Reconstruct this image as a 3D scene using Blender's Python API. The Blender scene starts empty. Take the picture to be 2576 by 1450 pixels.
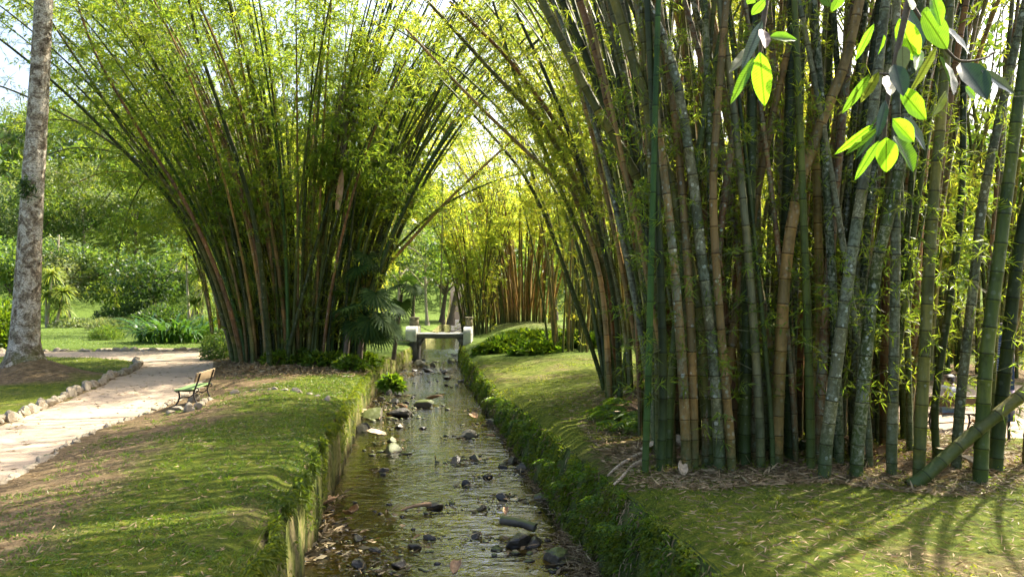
import bpy, bmesh, math, random
import numpy as np
from mathutils import Vector, Matrix, Quaternion

R = math.radians
rng = np.random.default_rng(7)
random.seed(7)
scene = bpy.context.scene
col = scene.collection

# ------------------------------------------------------------------ camera
F = 1946.0                     # focal length in units of a 2576 px wide picture
HORIZON = 750.0
CAM_Z = 4.3
PITCH = math.atan((HORIZON - 725.0) / F)
cam_d = bpy.data.cameras.new('camera')
cam = bpy.data.objects.new('camera', cam_d)
col.objects.link(cam)
cam_d.sensor_width = 36.0
cam_d.lens = 36.0 * F / 2576.0
cam_d.clip_start = 0.1
cam_d.clip_end = 2000
cam.location = (0, 0, CAM_Z)
cam.rotation_euler = (math.pi / 2 + PITCH, 0, 0)
scene.camera = cam

# ------------------------------------------------------------------ sky, sun, exposure
SUN_AZ, SUN_EL = R(50), R(47)
world = bpy.data.worlds.new('World')
scene.world = world
world.use_nodes = True
wn = world.node_tree
bg = wn.nodes['Background']
sky = wn.nodes.new('ShaderNodeTexSky')
sky.sky_type = 'NISHITA'
sky.sun_disc = False
sky.sun_elevation = SUN_EL
sky.sun_rotation = SUN_AZ
sky.air_density = 0.8
sky.dust_density = 5.0
sky.ozone_density = 0.6
bg.inputs['Strength'].default_value = 0.15
wn.links.new(sky.outputs[0], bg.inputs[0])
sun_d = bpy.data.lights.new('sun', 'SUN')
sun_d.energy = 5.0
sun_d.angle = R(0.5)
sun_d.color = (1.0, 0.91, 0.75)
sun = bpy.data.objects.new('sun', sun_d)
col.objects.link(sun)
S = Vector((math.sin(SUN_AZ) * math.cos(SUN_EL), math.cos(SUN_AZ) * math.cos(SUN_EL), math.sin(SUN_EL)))
sun.rotation_euler = S.to_track_quat('Z', 'Y').to_euler()
sun.location = (20, 20, 60)
scene.view_settings.view_transform = 'Standard'
scene.view_settings.look = 'None'
scene.view_settings.gamma = 1.0
scene.view_settings.use_curve_mapping = False
scene.view_settings.exposure = 1.82
cy = scene.cycles
cy.max_bounces = 8
cy.diffuse_bounces = 4
cy.glossy_bounces = 3
cy.transmission_bounces = 4
cy.transparent_max_bounces = 8
cy.caustics_reflective = False
cy.caustics_refractive = False
cy.sample_clamp_indirect = 6.0
cy.denoising_prefilter = 'FAST'

# ------------------------------------------------------------------ helpers
def at(u, v, d):
    """picture position (2576 wide) at depth d metres -> world point"""
    return np.array([(u - 1288.0) / F * d, d, CAM_Z - (v - HORIZON) / F * d])

def smooth(a, b, x):
    t = np.clip((np.asarray(x, float) - a) / (b - a), 0, 1)
    return t * t * (3 - 2 * t)

def hash2(ix, iy, seed):
    n = (ix * 374761393 + iy * 668265263 + seed * 974634777) & 0x7fffffff
    n = ((n ^ (n >> 13)) * 1274126177) & 0x7fffffff
    return ((n ^ (n >> 16)) & 0xffff) / 65535.0

def vnoise(x, y, seed=0):
    x = np.asarray(x, float); y = np.asarray(y, float)
    ix = np.floor(x).astype(np.int64); iy = np.floor(y).astype(np.int64)
    fx = x - ix; fy = y - iy
    fx = fx * fx * (3 - 2 * fx); fy = fy * fy * (3 - 2 * fy)
    a = hash2(ix, iy, seed); b = hash2(ix + 1, iy, seed)
    c = hash2(ix, iy + 1, seed); d = hash2(ix + 1, iy + 1, seed)
    return (a + (b - a) * fx) * (1 - fy) + (c + (d - c) * fx) * fy

def fbm(x, y, seed=0, o=3):
    s = 0; a = 0.5; f = 1.0
    for i in range(o):
        s = s + a * vnoise(np.asarray(x) * f, np.asarray(y) * f, seed + i); a *= 0.5; f *= 2.1
    return s

def fast_mesh(name, V, Q, attrs=None, smooth_shade=False):
    """V (n,3), Q (m,4) or (m,3); attrs {name: (domain, values)}"""
    V = np.asarray(V, np.float32).reshape(-1, 3); Q = np.asarray(Q, np.int32)
    me = bpy.data.meshes.new(name)
    k = Q.shape[1]
    me.vertices.add(len(V)); me.vertices.foreach_set('co', V.ravel())
    me.loops.add(Q.size); me.loops.foreach_set('vertex_index', Q.ravel())
    me.polygons.add(len(Q))
    me.polygons.foreach_set('loop_start', np.arange(0, Q.size, k, dtype=np.int32))
    if smooth_shade:
        me.polygons.foreach_set('use_smooth', np.ones(len(Q), bool))
    for an, (dom, val) in (attrs or {}).items():
        a = me.attributes.new(an, 'FLOAT', dom)
        a.data.foreach_set('value', np.asarray(val, np.float32).ravel())
    me.update(calc_edges=True)
    return me

def link(name, me, mat=None, parent=None, loc=None, rot=None, scale=None):
    o = bpy.data.objects.new(name, me)
    col.objects.link(o)
    if me is not None and mat is not None and len(me.materials) == 0:
        me.materials.append(mat)
    if parent is not None: o.parent = parent
    if loc is not None: o.location = loc
    if rot is not None: o.rotation_euler = rot
    if scale is not None: o.scale = scale
    return o

def tag(o, label, cat=None, group=None, kind=None):
    if label: o['label'] = label
    if cat: o['category'] = cat
    if group: o['group'] = group
    if kind: o['kind'] = kind
    return o

def thing(name, loc, label, cat, group=None):
    o = bpy.data.objects.new(name, None); col.objects.link(o)
    o.empty_display_size = 0.2
    o.location = tuple(float(c) for c in loc)
    return tag(o, label, cat, group)

def nrm(v):
    v = np.asarray(v, float)
    return v / np.maximum(np.linalg.norm(v, axis=-1, keepdims=True), 1e-9)

def tube_geo(P, rad, sides=8, cap=True):
    """swept tube through points P (n,3) with radii (n,) -> V, quads"""
    P = np.asarray(P, float); n = len(P)
    rad = np.broadcast_to(np.asarray(rad, float), (n,))
    T = nrm(np.gradient(P, axis=0))
    ref = np.array([0.3, 1, 0.1]) if abs(T[0][1]) < 0.8 else np.array([1.0, 0, 0.2])
    A = nrm(np.cross(T, ref)); B = np.cross(T, A)
    ang = np.linspace(0, 2 * np.pi, sides, endpoint=False)
    V = P[:, None, :] + rad[:, None, None] * (np.cos(ang)[None, :, None] * A[:, None, :] + np.sin(ang)[None, :, None] * B[:, None, :])
    V = V.reshape(-1, 3)
    i = np.arange(n - 1)[:, None] * sides; j = np.arange(sides)[None, :]
    j2 = (j + 1) % sides
    Q = np.stack([i + j, i + j2, i + sides + j2, i + sides + j], -1).reshape(-1, 4)
    return V, Q

class Geo:
    """collects quads of several shapes into one mesh"""
    def __init__(s): s.V = []; s.Q = []; s.n = 0; s.A = []
    def add(s, V, Q, a=0.0):
        V = np.asarray(V, float).reshape(-1, 3); Q = np.asarray(Q, int).reshape(-1, 4)
        s.V.append(V); s.Q.append(Q + s.n); s.n += len(V)
        s.A.append(np.broadcast_to(np.asarray(a, float), (len(Q),)))
        return s
    def tube(s, P, rad, sides=8, a=0.0): return s.add(*tube_geo(P, rad, sides), a=a)
    def box(s, c, size, rz=0.0, rx=0.0, a=0.0):
        h = np.asarray(size, float) / 2
        v = np.array([[x, y, z] for z in (-1, 1) for y in (-1, 1) for x in (-1, 1)], float) * h
        m = np.array(Matrix.Rotation(rz, 3, 'Z') @ Matrix.Rotation(rx, 3, 'X'))
        v = v @ m.T + np.asarray(c, float)
        q = [[0, 2, 3, 1], [4, 5, 7, 6], [0, 1, 5, 4], [2, 6, 7, 3], [0, 4, 6, 2], [1, 3, 7, 5]]
        return s.add(v, q, a)
    def mesh(s, name, smooth_shade=False):
        return fast_mesh(name, np.concatenate(s.V), np.concatenate(s.Q), {'rnd': ('FACE', np.concatenate(s.A))}, smooth_shade)
    def obj(s, name, mat, parent=None, smooth_shade=False, **k):
        return link(name, s.mesh(name, smooth_shade), mat, parent, **k)

def bevel_obj(o, w=0.02, seg=2):
    m = o.modifiers.new('bevel', 'BEVEL'); m.width = w; m.segments = seg; m.limit_method = 'ANGLE'
    return o

# ------------------------------------------------------------------ materials
def new_mat(name):
    m = bpy.data.materials.new(name); m.use_nodes = True
    nt = m.node_tree
    return m, nt, nt.nodes['Principled BSDF'], nt.nodes['Material Output']

def N(nt, t, **k):
    n = nt.nodes.new(t)
    for a, b in k.items(): setattr(n, a, b)
    return n

def ramp(nt, src, stops):
    r = N(nt, 'ShaderNodeValToRGB')
    e = r.color_ramp.elements
    while len(e) < len(stops): e.new(0.5)
    for i, (p, c) in enumerate(stops):
        e[i].position = p; e[i].color = (*c, 1) if len(c) == 3 else c
    if src is not None: nt.links.new(src, r.inputs[0])
    return r

def noise(nt, scale, detail=4, rough=0.6, vec=None, dist=0.0):
    n = N(nt, 'ShaderNodeTexNoise'); n.inputs['Scale'].default_value = scale
    n.inputs['Detail'].default_value = detail; n.inputs['Roughness'].default_value = rough
    n.inputs['Distortion'].default_value = dist
    if vec is not None: nt.links.new(vec, n.inputs['Vector'])
    return n

def coords(nt, kind='Object', scale=None):
    t = N(nt, 'ShaderNodeTexCoord')
    if scale is None: return t.outputs[kind]
    m = N(nt, 'ShaderNodeMapping'); m.inputs['Scale'].default_value = scale
    nt.links.new(t.outputs[kind], m.inputs[0]); return m.outputs[0]

def world_pos(nt, scale=None):
    g = N(nt, 'ShaderNodeNewGeometry')
    if scale is None: return g.outputs['Position']
    m = N(nt, 'ShaderNodeMapping'); m.inputs['Scale'].default_value = scale
    nt.links.new(g.outputs['Position'], m.inputs[0]); return m.outputs[0]

def mixc(nt, fac, a, b, mode='MIX'):
    m = N(nt, 'ShaderNodeMix', data_type='RGBA', blend_type=mode)
    for s, v in ((m.inputs['Factor'], fac), (m.inputs['A'], a), (m.inputs['B'], b)):
        if hasattr(v, 'links') or hasattr(v, 'is_linked'): nt.links.new(v, s)
        elif isinstance(v, (int, float)): s.default_value = v
        else: s.default_value = (*v, 1)
    return m.outputs['Result']

def bump(nt, h, strength=0.4, dist=0.02, out=None):
    b = N(nt, 'ShaderNodeBump'); b.inputs['Strength'].default_value = strength; b.inputs['Distance'].default_value = dist
    nt.links.new(h, b.inputs['Height'])
    if out is not None: nt.links.new(b.outputs[0], out)
    return b.outputs[0]

def attr(nt, name):
    a = N(nt, 'ShaderNodeAttribute'); a.attribute_name = name; return a.outputs['Fac']

def leaf_mat(name, dark, mid, light, trans, tf=0.5, rough=0.45, patch=0.35):
    m, nt, p, out = new_mat(name)
    r = ramp(nt, attr(nt, 'rnd'), [(0.0, dark), (0.5, mid), (1.0, light)])
    n = noise(nt, patch, 2, 0.5, world_pos(nt))
    rr = ramp(nt, n.outputs['Fac'], [(0.3, (0.72, 0.80, 0.8)), (0.7, (1.15, 1.05, 0.9))])
    c = mixc(nt, 1.0, r.outputs[0], rr.outputs[0], 'MULTIPLY')
    nt.links.new(c, p.inputs['Base Color'])
    p.inputs['Roughness'].default_value = rough
    p.inputs['Specular IOR Level'].default_value = 0.05 if 'palm' in name else 0.3
    t = N(nt, 'ShaderNodeBsdfTranslucent')
    ct = mixc(nt, 1.0, trans, rr.outputs[0], 'MULTIPLY')
    yr = ramp(nt, attr(nt, 'rnd'), [(0.0, (0.7, 0.9, 0.8)), (1.0, (1.25, 1.05, 0.9))])
    ct = mixc(nt, 1.0, ct, yr.outputs[0], 'MULTIPLY')
    nt.links.new(ct, t.inputs[0])
    mx = N(nt, 'ShaderNodeMixShader'); mx.inputs[0].default_value = tf
    nt.links.new(p.outputs[0], mx.inputs[1]); nt.links.new(t.outputs[0], mx.inputs[2])
    nt.links.new(mx.outputs[0], out.inputs[0])
    return m

def plain(name, c, rough=0.7, var=0.25, sc=6.0, bm=0.3, metallic=0.0, spec=0.4):
    m, nt, p, out = new_mat(name)
    n = noise(nt, sc, 5, 0.65, coords(nt))
    lo = tuple(x * (1 - var) for x in c); hi = tuple(min(1, x * (1 + var)) for x in c)
    r = ramp(nt, n.outputs['Fac'], [(0.3, lo), (0.7, hi)])
    nt.links.new(r.outputs[0], p.inputs['Base Color'])
    p.inputs['Roughness'].default_value = rough; p.inputs['Metallic'].default_value = metallic
    p.inputs['Specular IOR Level'].default_value = spec
    n2 = noise(nt, sc * 6, 4, 0.6, coords(nt))
    bump(nt, n2.outputs['Fac'], bm, 0.02, p.inputs['Normal'])
    return m

M = {}
M['bamboo_leaf'] = leaf_mat('bamboo_leaf', (0.05, 0.11, 0.018), (0.085, 0.16, 0.022), (0.14, 0.175, 0.03), (0.40, 0.52, 0.045), 0.55)
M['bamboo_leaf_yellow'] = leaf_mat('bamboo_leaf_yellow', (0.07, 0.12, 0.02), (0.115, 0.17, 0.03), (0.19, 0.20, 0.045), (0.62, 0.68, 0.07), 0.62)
M['tree_leaf'] = leaf_mat('tree_leaf', (0.03, 0.075, 0.02), (0.06, 0.12, 0.03), (0.11, 0.16, 0.04), (0.28, 0.42, 0.05), 0.4)
M['tree_leaf_pale'] = leaf_mat('tree_leaf_pale', (0.07, 0.11, 0.05), (0.12, 0.17, 0.07), (0.20, 0.23, 0.11), (0.30, 0.38, 0.10), 0.35)
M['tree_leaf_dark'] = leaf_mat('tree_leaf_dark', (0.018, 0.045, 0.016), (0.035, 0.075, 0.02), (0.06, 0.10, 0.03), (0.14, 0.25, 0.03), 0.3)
M['strap_leaf'] = leaf_mat('strap_leaf', (0.02, 0.07, 0.015), (0.04, 0.11, 0.02), (0.08, 0.16, 0.03), (0.18, 0.36, 0.04), 0.3, 0.35)
M['dracaena_leaf'] = leaf_mat('dracaena_leaf', (0.09, 0.14, 0.03), (0.16, 0.22, 0.05), (0.26, 0.29, 0.08), (0.42, 0.52, 0.07), 0.4)
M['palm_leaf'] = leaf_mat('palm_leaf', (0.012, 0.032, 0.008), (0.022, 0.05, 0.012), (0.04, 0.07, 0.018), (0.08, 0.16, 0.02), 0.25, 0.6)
M['moss_leaf'] = leaf_mat('moss_leaf', (0.045, 0.072, 0.008), (0.10, 0.145, 0.014), (0.19, 0.21, 0.03), (0.34, 0.42, 0.03), 0.4, 0.6)
M['fern_leaf'] = leaf_mat('fern_leaf', (0.035, 0.080, 0.008), (0.07, 0.13, 0.012), (0.13, 0.19, 0.02), (0.26, 0.42, 0.02), 0.4, 0.55)
M['grass'] = leaf_mat('grass', (0.05, 0.09, 0.015), (0.09, 0.14, 0.02), (0.17, 0.19, 0.05), (0.22, 0.32, 0.03), 0.3)
M['litter'] = leaf_mat('litter', (0.10, 0.065, 0.03), (0.24, 0.17, 0.09), (0.42, 0.33, 0.19), (0.25, 0.18, 0.08), 0.15, 0.7)
M['twig'] = plain('twig', (0.14, 0.13, 0.05), 0.7)
M['iron'] = plain('iron', (0.035, 0.028, 0.022), 0.5, 0.4, 20, 0.3, 0.0)
M['white_paint'] = plain('white_paint', (0.50, 0.50, 0.43), 0.7, 0.32, 2.2, 0.3)
M['dark_concrete'] = plain('dark_concrete', (0.10, 0.095, 0.08), 0.85, 0.4, 5)
M['pillar_stone'] = plain('pillar_stone', (0.22, 0.19, 0.12), 0.9, 0.4, 6, 0.6)
M['sheath'] = plain('sheath', (0.33, 0.20, 0.10), 0.75, 0.45, 5, 0.3)
M['pale_sheath'] = plain('pale_sheath', (0.50, 0.39, 0.24), 0.75, 0.4, 5, 0.3)
M['soil_dark'] = plain('soil_dark', (0.07, 0.05, 0.03), 0.95, 0.4, 3, 0.8)
M['branch_bark'] = plain('branch_bark', (0.12, 0.09, 0.06), 0.85, 0.35, 5, 0.8)
M['pale_bark'] = plain('pale_bark', (0.32, 0.27, 0.20), 0.85, 0.35, 3, 0.8)

def culm_mat():
    m, nt, p, out = new_mat('culm')
    oi = N(nt, 'ShaderNodeObjectInfo')
    u = attr(nt, 'internode'); h = attr(nt, 'height')
    fr = N(nt, 'ShaderNodeMath', operation='FRACT'); nt.links.new(u, fr.inputs[0])
    tc = coords(nt, 'Object')
    st = N(nt, 'ShaderNodeMapping'); st.inputs['Scale'].default_value = (9, 9, 0.8); nt.links.new(tc, st.inputs[0])
    n = noise(nt, 1.0, 5, 0.65, st.outputs[0])
    r = ramp(nt, n.outputs['Fac'], [(0.28, (0.55, 0.6, 0.55)), (0.5, (1, 1, 1)), (0.74, (1.5, 1.35, 1.15))])
    c = mixc(nt, 1.0, oi.outputs['Color'], r.outputs[0], 'MULTIPLY')
    # pale lichen blotches; amount per culm from the colour's alpha
    l1 = noise(nt, 16.0, 6, 0.72, tc, 0.5)
    l2 = noise(nt, 1.1, 2, 0.5, tc)
    ad = N(nt, 'ShaderNodeMath', operation='MULTIPLY_ADD'); nt.links.new(l2.outputs['Fac'], ad.inputs[0]); ad.inputs[1].default_value = 0.35
    nt.links.new(l1.outputs['Fac'], ad.inputs[2])
    am = N(nt, 'ShaderNodeMath', operation='MULTIPLY_ADD'); nt.links.new(oi.outputs['Alpha'], am.inputs[0]); am.inputs[1].default_value = 0.26; nt.links.new(ad.outputs[0], am.inputs[2])
    lr = ramp(nt, am.outputs[0], [(0.90, (0, 0, 0)), (0.99, (0.85, 0.85, 0.85))])
    c = mixc(nt, lr.outputs[0], c, (0.24, 0.245, 0.155))
    vo = N(nt, 'ShaderNodeTexVoronoi'); vo.inputs['Scale'].default_value = 11.0; nt.links.new(tc, vo.inputs['Vector'])
    vs_ = N(nt, 'ShaderNodeSeparateColor'); nt.links.new(vo.outputs['Color'], vs_.inputs[0])
    vr_ = N(nt, 'ShaderNodeMath', operation='MULTIPLY'); nt.links.new(vs_.outputs[0], vr_.inputs[0]); vr_.inputs[1].default_value = 0.42
    vl = N(nt, 'ShaderNodeMath', operation='LESS_THAN'); nt.links.new(vo.outputs['Distance'], vl.inputs[0]); nt.links.new(vr_.outputs[0], vl.inputs[1])
    vg = N(nt, 'ShaderNodeMath', operation='GREATER_THAN'); nt.links.new(vs_.outputs[1], vg.inputs[0]); vg.inputs[1].default_value = 0.62
    v3 = N(nt, 'ShaderNodeMath', operation='MULTIPLY'); nt.links.new(vl.outputs[0], v3.inputs[0]); nt.links.new(vg.outputs[0], v3.inputs[1])
    v4 = N(nt, 'ShaderNodeMath', operation='MULTIPLY'); nt.links.new(v3.outputs[0], v4.inputs[0]); nt.links.new(oi.outputs['Alpha'], v4.inputs[1])
    c = mixc(nt, v4.outputs[0], c, (0.40, 0.41, 0.33))
    fl_ = N(nt, 'ShaderNodeMath', operation='FLOOR'); nt.links.new(u, fl_.inputs[0])
    fa_ = N(nt, 'ShaderNodeMath', operation='MULTIPLY_ADD'); nt.links.new(oi.outputs['Random'], fa_.inputs[0]); fa_.inputs[1].default_value = 91.7; nt.links.new(fl_.outputs[0], fa_.inputs[2])
    wn_ = N(nt, 'ShaderNodeTexWhiteNoise', noise_dimensions='1D'); nt.links.new(fa_.outputs[0], wn_.inputs['W'])
    wr_ = ramp(nt, wn_.outputs['Value'], [(0.0, (0.66, 0.72, 0.66)), (0.6, (1.0, 1.0, 1.0)), (1.0, (1.35, 1.2, 1.0))])
    c = mixc(nt, 1.0, c, wr_.outputs[0], 'MULTIPLY')
    dn_ = noise(nt, 3.0, 6, 0.75, tc, 0.4); dr_ = ramp(nt, dn_.outputs['Fac'], [(0.34, (0.35, 0.33, 0.28)), (0.5, (1, 1, 1))])
    c = mixc(nt, 0.8, c, dr_.outputs[0], 'MULTIPLY')
    # moss low down
    mr = ramp(nt, h, [(0.0, (1, 1, 1)), (0.06, (0.55, 0.55, 0.55)), (0.14, (0, 0, 0))])
    mn = noise(nt, 5.0, 4, 0.7, tc)
    mm = N(nt, 'ShaderNodeMath', operation='MULTIPLY'); nt.links.new(mr.outputs[0], mm.inputs[0])
    mnr = ramp(nt, mn.outputs['Fac'], [(0.35, (0.3, 0.3, 0.3)), (0.55, (1, 1, 1))]); nt.links.new(mnr.outputs[0], mm.inputs[1])
    c = mixc(nt, mm.outputs[0], c, (0.045, 0.075, 0.018))
    # node scars: a dark ring with a pale line under it
    ring = ramp(nt, fr.outputs[0], [(0.0, (0.25, 0.22, 0.18)), (0.035, (0.3, 0.27, 0.2)), (0.06, (1, 1, 1)), (1.0, (1, 1, 1))])
    ring.color_ramp.elements[3].position = 0.93
    e = ring.color_ramp.elements.new(0.965); e.color = (1.5, 1.45, 1.3, 1)
    e = ring.color_ramp.elements.new(1.0); e.color = (0.9, 0.85, 0.75, 1)
    c = mixc(nt, 0.9, c, ring.outputs[0], 'MULTIPLY')
    nt.links.new(c, p.inputs['Base Color'])
    p.inputs['Roughness'].default_value = 0.5
    p.inputs['Specular IOR Level'].default_value = 0.22
    bump(nt, am.outputs[0], 0.25, 0.02, p.inputs['Normal'])
    return m
M['culm'] = culm_mat()

def ground_mat():
    m, nt, p, out = new_mat('ground')
    wp = world_pos(nt)
    soil = attr(nt, 'soil'); lush = attr(nt, 'lush')
    n1 = noise(nt, 0.55, 6, 0.65, wp, 0.3); n2 = noise(nt, 5.0, 6, 0.7, wp); n3 = noise(nt, 26.0, 4, 0.7, wp)
    moss = ramp(nt, n2.outputs['Fac'], [(0.28, (0.035, 0.052, 0.006)), (0.5, (0.10, 0.135, 0.010)), (0.72, (0.22, 0.22, 0.024))])
    dirt = ramp(nt, n2.outputs['Fac'], [(0.28, (0.075, 0.050, 0.024)), (0.52, (0.19, 0.135, 0.07)), (0.75, (0.33, 0.245, 0.135))])
    a = N(nt, 'ShaderNodeMath', operation='MULTIPLY_ADD'); nt.links.new(n1.outputs['Fac'], a.inputs[0]); a.inputs[1].default_value = 1.1; nt.links.new(soil, a.inputs[2])
    b = N(nt, 'ShaderNodeMath', operation='MULTIPLY_ADD'); nt.links.new(n3.outputs['Fac'], b.inputs[0]); b.inputs[1].default_value = 0.55; nt.links.new(a.outputs[0], b.inputs[2])
    f = ramp(nt, b.outputs[0], [(0.0, (0, 0, 0)), (1.0, (1, 1, 1))])
    f.color_ramp.elements[0].position = 0.86
    mr = N(nt, 'ShaderNodeMapRange'); mr.inputs['From Min'].default_value = 0.92; mr.inputs['From Max'].default_value = 1.22
    nt.links.new(b.outputs[0], mr.inputs['Value'])
    c = mixc(nt, mr.outputs[0], moss.outputs[0], dirt.outputs[0])
    lawn = ramp(nt, n2.outputs['Fac'], [(0.25, (0.05, 0.10, 0.015)), (0.75, (0.13, 0.19, 0.03))])
    c = mixc(nt, lush, c, lawn.outputs[0])
    nt.links.new(c, p.inputs['Base Color'])
    p.inputs['Roughness'].default_value = 0.95; p.inputs['Specular IOR Level'].default_value = 0.15
    ad = N(nt, 'ShaderNodeMath', operation='ADD'); nt.links.new(n2.outputs['Fac'], ad.inputs[0]); nt.links.new(n3.outputs['Fac'], ad.inputs[1])
    bump(nt, ad.outputs[0], 1.0, 0.09, p.inputs['Normal'])
    return m
M['ground'] = ground_mat()

def path_mat():
    m, nt, p, out = new_mat('path')
    wp = world_pos(nt)
    n1 = noise(nt, 0.5, 5, 0.6, wp); n2 = noise(nt, 30, 5, 0.75, wp); n3 = noise(nt, 3, 5, 0.7, wp)
    r = ramp(nt, n1.outputs['Fac'], [(0.3, (0.30, 0.235, 0.165)), (0.7, (0.42, 0.34, 0.245))])
    r2 = ramp(nt, n2.outputs['Fac'], [(0.3, (0.75, 0.75, 0.75)), (0.7, (1.15, 1.15, 1.15))])
    r3 = ramp(nt, n3.outputs['Fac'], [(0.3, (0.85, 0.83, 0.8)), (0.6, (1.08, 1.06, 1.05))])
    c = mixc(nt, 1.0, r.outputs[0], r2.outputs[0], 'MULTIPLY'); c = mixc(nt, 1.0, c, r3.outputs[0], 'MULTIPLY')
    nt.links.new(c, p.inputs['Base Color'])
    p.inputs['Roughness'].default_value = 0.95; p.inputs['Specular IOR Level'].default_value = 0.2
    bump(nt, n2.outputs['Fac'], 0.4, 0.02, p.inputs['Normal'])
    return m
M['path'] = path_mat()

def rock_mat(name, dark, lightc, moss=0.5, rough=0.55):
    m, nt, p, out = new_mat(name)
    tc = coords(nt); oi = N(nt, 'ShaderNodeObjectInfo')
    off = N(nt, 'ShaderNodeVectorMath', operation='ADD'); nt.links.new(tc, off.inputs[0]); nt.links.new(oi.outputs['Random'], off.inputs[1])
    n = noise(nt, 4, 6, 0.7, off.outputs[0])
    r = ramp(nt, n.outputs['Fac'], [(0.3, dark), (0.7, lightc)])
    g = N(nt, 'ShaderNodeNewGeometry'); sx = N(nt, 'ShaderNodeSeparateXYZ'); nt.links.new(g.outputs['Normal'], sx.inputs[0])
    n2 = noise(nt, 3, 4, 0.7, off.outputs[0])
    ad = N(nt, 'ShaderNodeMath', operation='ADD'); nt.links.new(sx.outputs['Z'], ad.inputs[0]); nt.links.new(n2.outputs['Fac'], ad.inputs[1])
    mr = ramp(nt, ad.outputs[0], [(0.0, (0, 0, 0)), (1.0, (1, 1, 1))])
    rng_ = N(nt, 'ShaderNodeMapRange'); rng_.inputs['From Min'].default_value = 1.35 - moss; rng_.inputs['From Max'].default_value = 1.6 - moss
    nt.links.new(ad.outputs[0], rng_.inputs['Value'])
    c = mixc(nt, rng_.outputs[0], r.outputs[0], (0.09, 0.11, 0.02))
    nt.links.new(c, p.inputs['Base Color']); p.inputs['Roughness'].default_value = rough
    bump(nt, n.outputs['Fac'], 0.6, 0.03, p.inputs['Normal'])
    return m
M['wet_rock'] = rock_mat('wet_rock', (0.010, 0.009, 0.007), (0.055, 0.046, 0.030), -0.05, 0.4)
M['mossy_rock'] = rock_mat('mossy_rock', (0.04, 0.036, 0.025), (0.14, 0.12, 0.08), 0.45, 0.6)
M['pale_rock'] = rock_mat('pale_rock', (0.13, 0.12, 0.08), (0.26, 0.23, 0.16), -0.1, 0.7)
M['kerb_rock'] = rock_mat('kerb_rock', (0.16, 0.13, 0.09), (0.33, 0.28, 0.20), -0.05, 0.9)
M['wall_stone'] = rock_mat('wall_stone', (0.17, 0.12, 0.05), (0.34, 0.25, 0.11), -0.3, 0.9)

def bark_mat():
    m, nt, p, out = new_mat('blotched_bark')
    tc = coords(nt)
    n = noise(nt, 2.6, 8, 0.78, tc, 0.5)
    r = ramp(nt, n.outputs['Fac'], [(0.34, (0.05, 0.036, 0.024)), (0.43, (0.16, 0.125, 0.085)), (0.5, (0.32, 0.27, 0.20)), (0.56, (0.55, 0.51, 0.43)), (0.66, (0.34, 0.30, 0.22))])
    n2 = noise(nt, 14, 5, 0.7, coords(nt, 'Object', (1, 1, 1.8)), 1.0)
    r2 = ramp(nt, n2.outputs['Fac'], [(0.38, (0.22, 0.19, 0.16)), (0.48, (1, 1, 1)), (0.62, (1.5, 1.5, 1.45))])
    c = mixc(nt, 1.0, r.outputs[0], r2.outputs[0], 'MULTIPLY')
    h = attr(nt, 'height')
    hr = ramp(nt, h, [(0.0, (1, 1, 1)), (0.09, (0.5, 0.5, 0.5)), (0.2, (0, 0, 0))])
    n3 = noise(nt, 1.8, 4, 0.7, tc); nr = ramp(nt, n3.outputs['Fac'], [(0.42, (0, 0, 0)), (0.56, (1, 1, 1))])
    f = N(nt, 'ShaderNodeMath', operation='MULTIPLY'); nt.links.new(hr.outputs[0], f.inputs[0]); nt.links.new(nr.outputs[0], f.inputs[1])
    c = mixc(nt, f.outputs[0], c, (0.085, 0.085, 0.02))
    nt.links.new(c, p.inputs['Base Color']); p.inputs['Roughness'].default_value = 0.9
    p.inputs['Specular IOR Level'].default_value = 0.2
    bump(nt, n2.outputs['Fac'], 0.9, 0.05, p.inputs['Normal'])
    return m
M['blotched_bark'] = bark_mat()

def wall_mat(name, green):
    m, nt, p, out = new_mat(name)
    n = noise(nt, 1.0, 6, 0.7, world_pos(nt, (4.0, 4.0, 0.5)), 0.4)
    n2 = noise(nt, 7.0, 5, 0.7, world_pos(nt))
    if green:
        st = [(0.3, (0.03, 0.035, 0.014)), (0.45, (0.05, 0.075, 0.018)), (0.58, (0.09, 0.115, 0.025)), (0.72, (0.12, 0.11, 0.07))]
    else:
        st = [(0.34, (0.03, 0.04, 0.012)), (0.43, (0.085, 0.11, 0.022)), (0.50, (0.17, 0.175, 0.045)), (0.6, (0.23, 0.19, 0.095))]
    r = ramp(nt, n.outputs['Fac'], st)
    r2 = ramp(nt, n2.outputs['Fac'], [(0.3, (0.55, 0.6, 0.5)), (0.65, (1.2, 1.15, 1.1))])
    c = mixc(nt, 1.0, r.outputs[0], r2.outputs[0], 'MULTIPLY')
    g = N(nt, 'ShaderNodeNewGeometry'); sx = N(nt, 'ShaderNodeSeparateXYZ'); nt.links.new(g.outputs['Position'], sx.inputs[0])
    wet = ramp(nt, sx.outputs['Z'], [(0.05, (0.4, 0.36, 0.3)), (0.3, (1, 1, 1))])
    c = mixc(nt, 1.0, c, wet.outputs[0], 'MULTIPLY')
    nt.links.new(c, p.inputs['Base Color']); p.inputs['Roughness'].default_value = 0.9; p.inputs['Specular IOR Level'].default_value = 0.2
    bump(nt, n.outputs['Fac'], 0.8, 0.08, p.inputs['Normal'])
    return m
M['canal_wall'] = wall_mat('canal_wall', False)
M['canal_wall_green'] = wall_mat('canal_wall_green', True)

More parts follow.
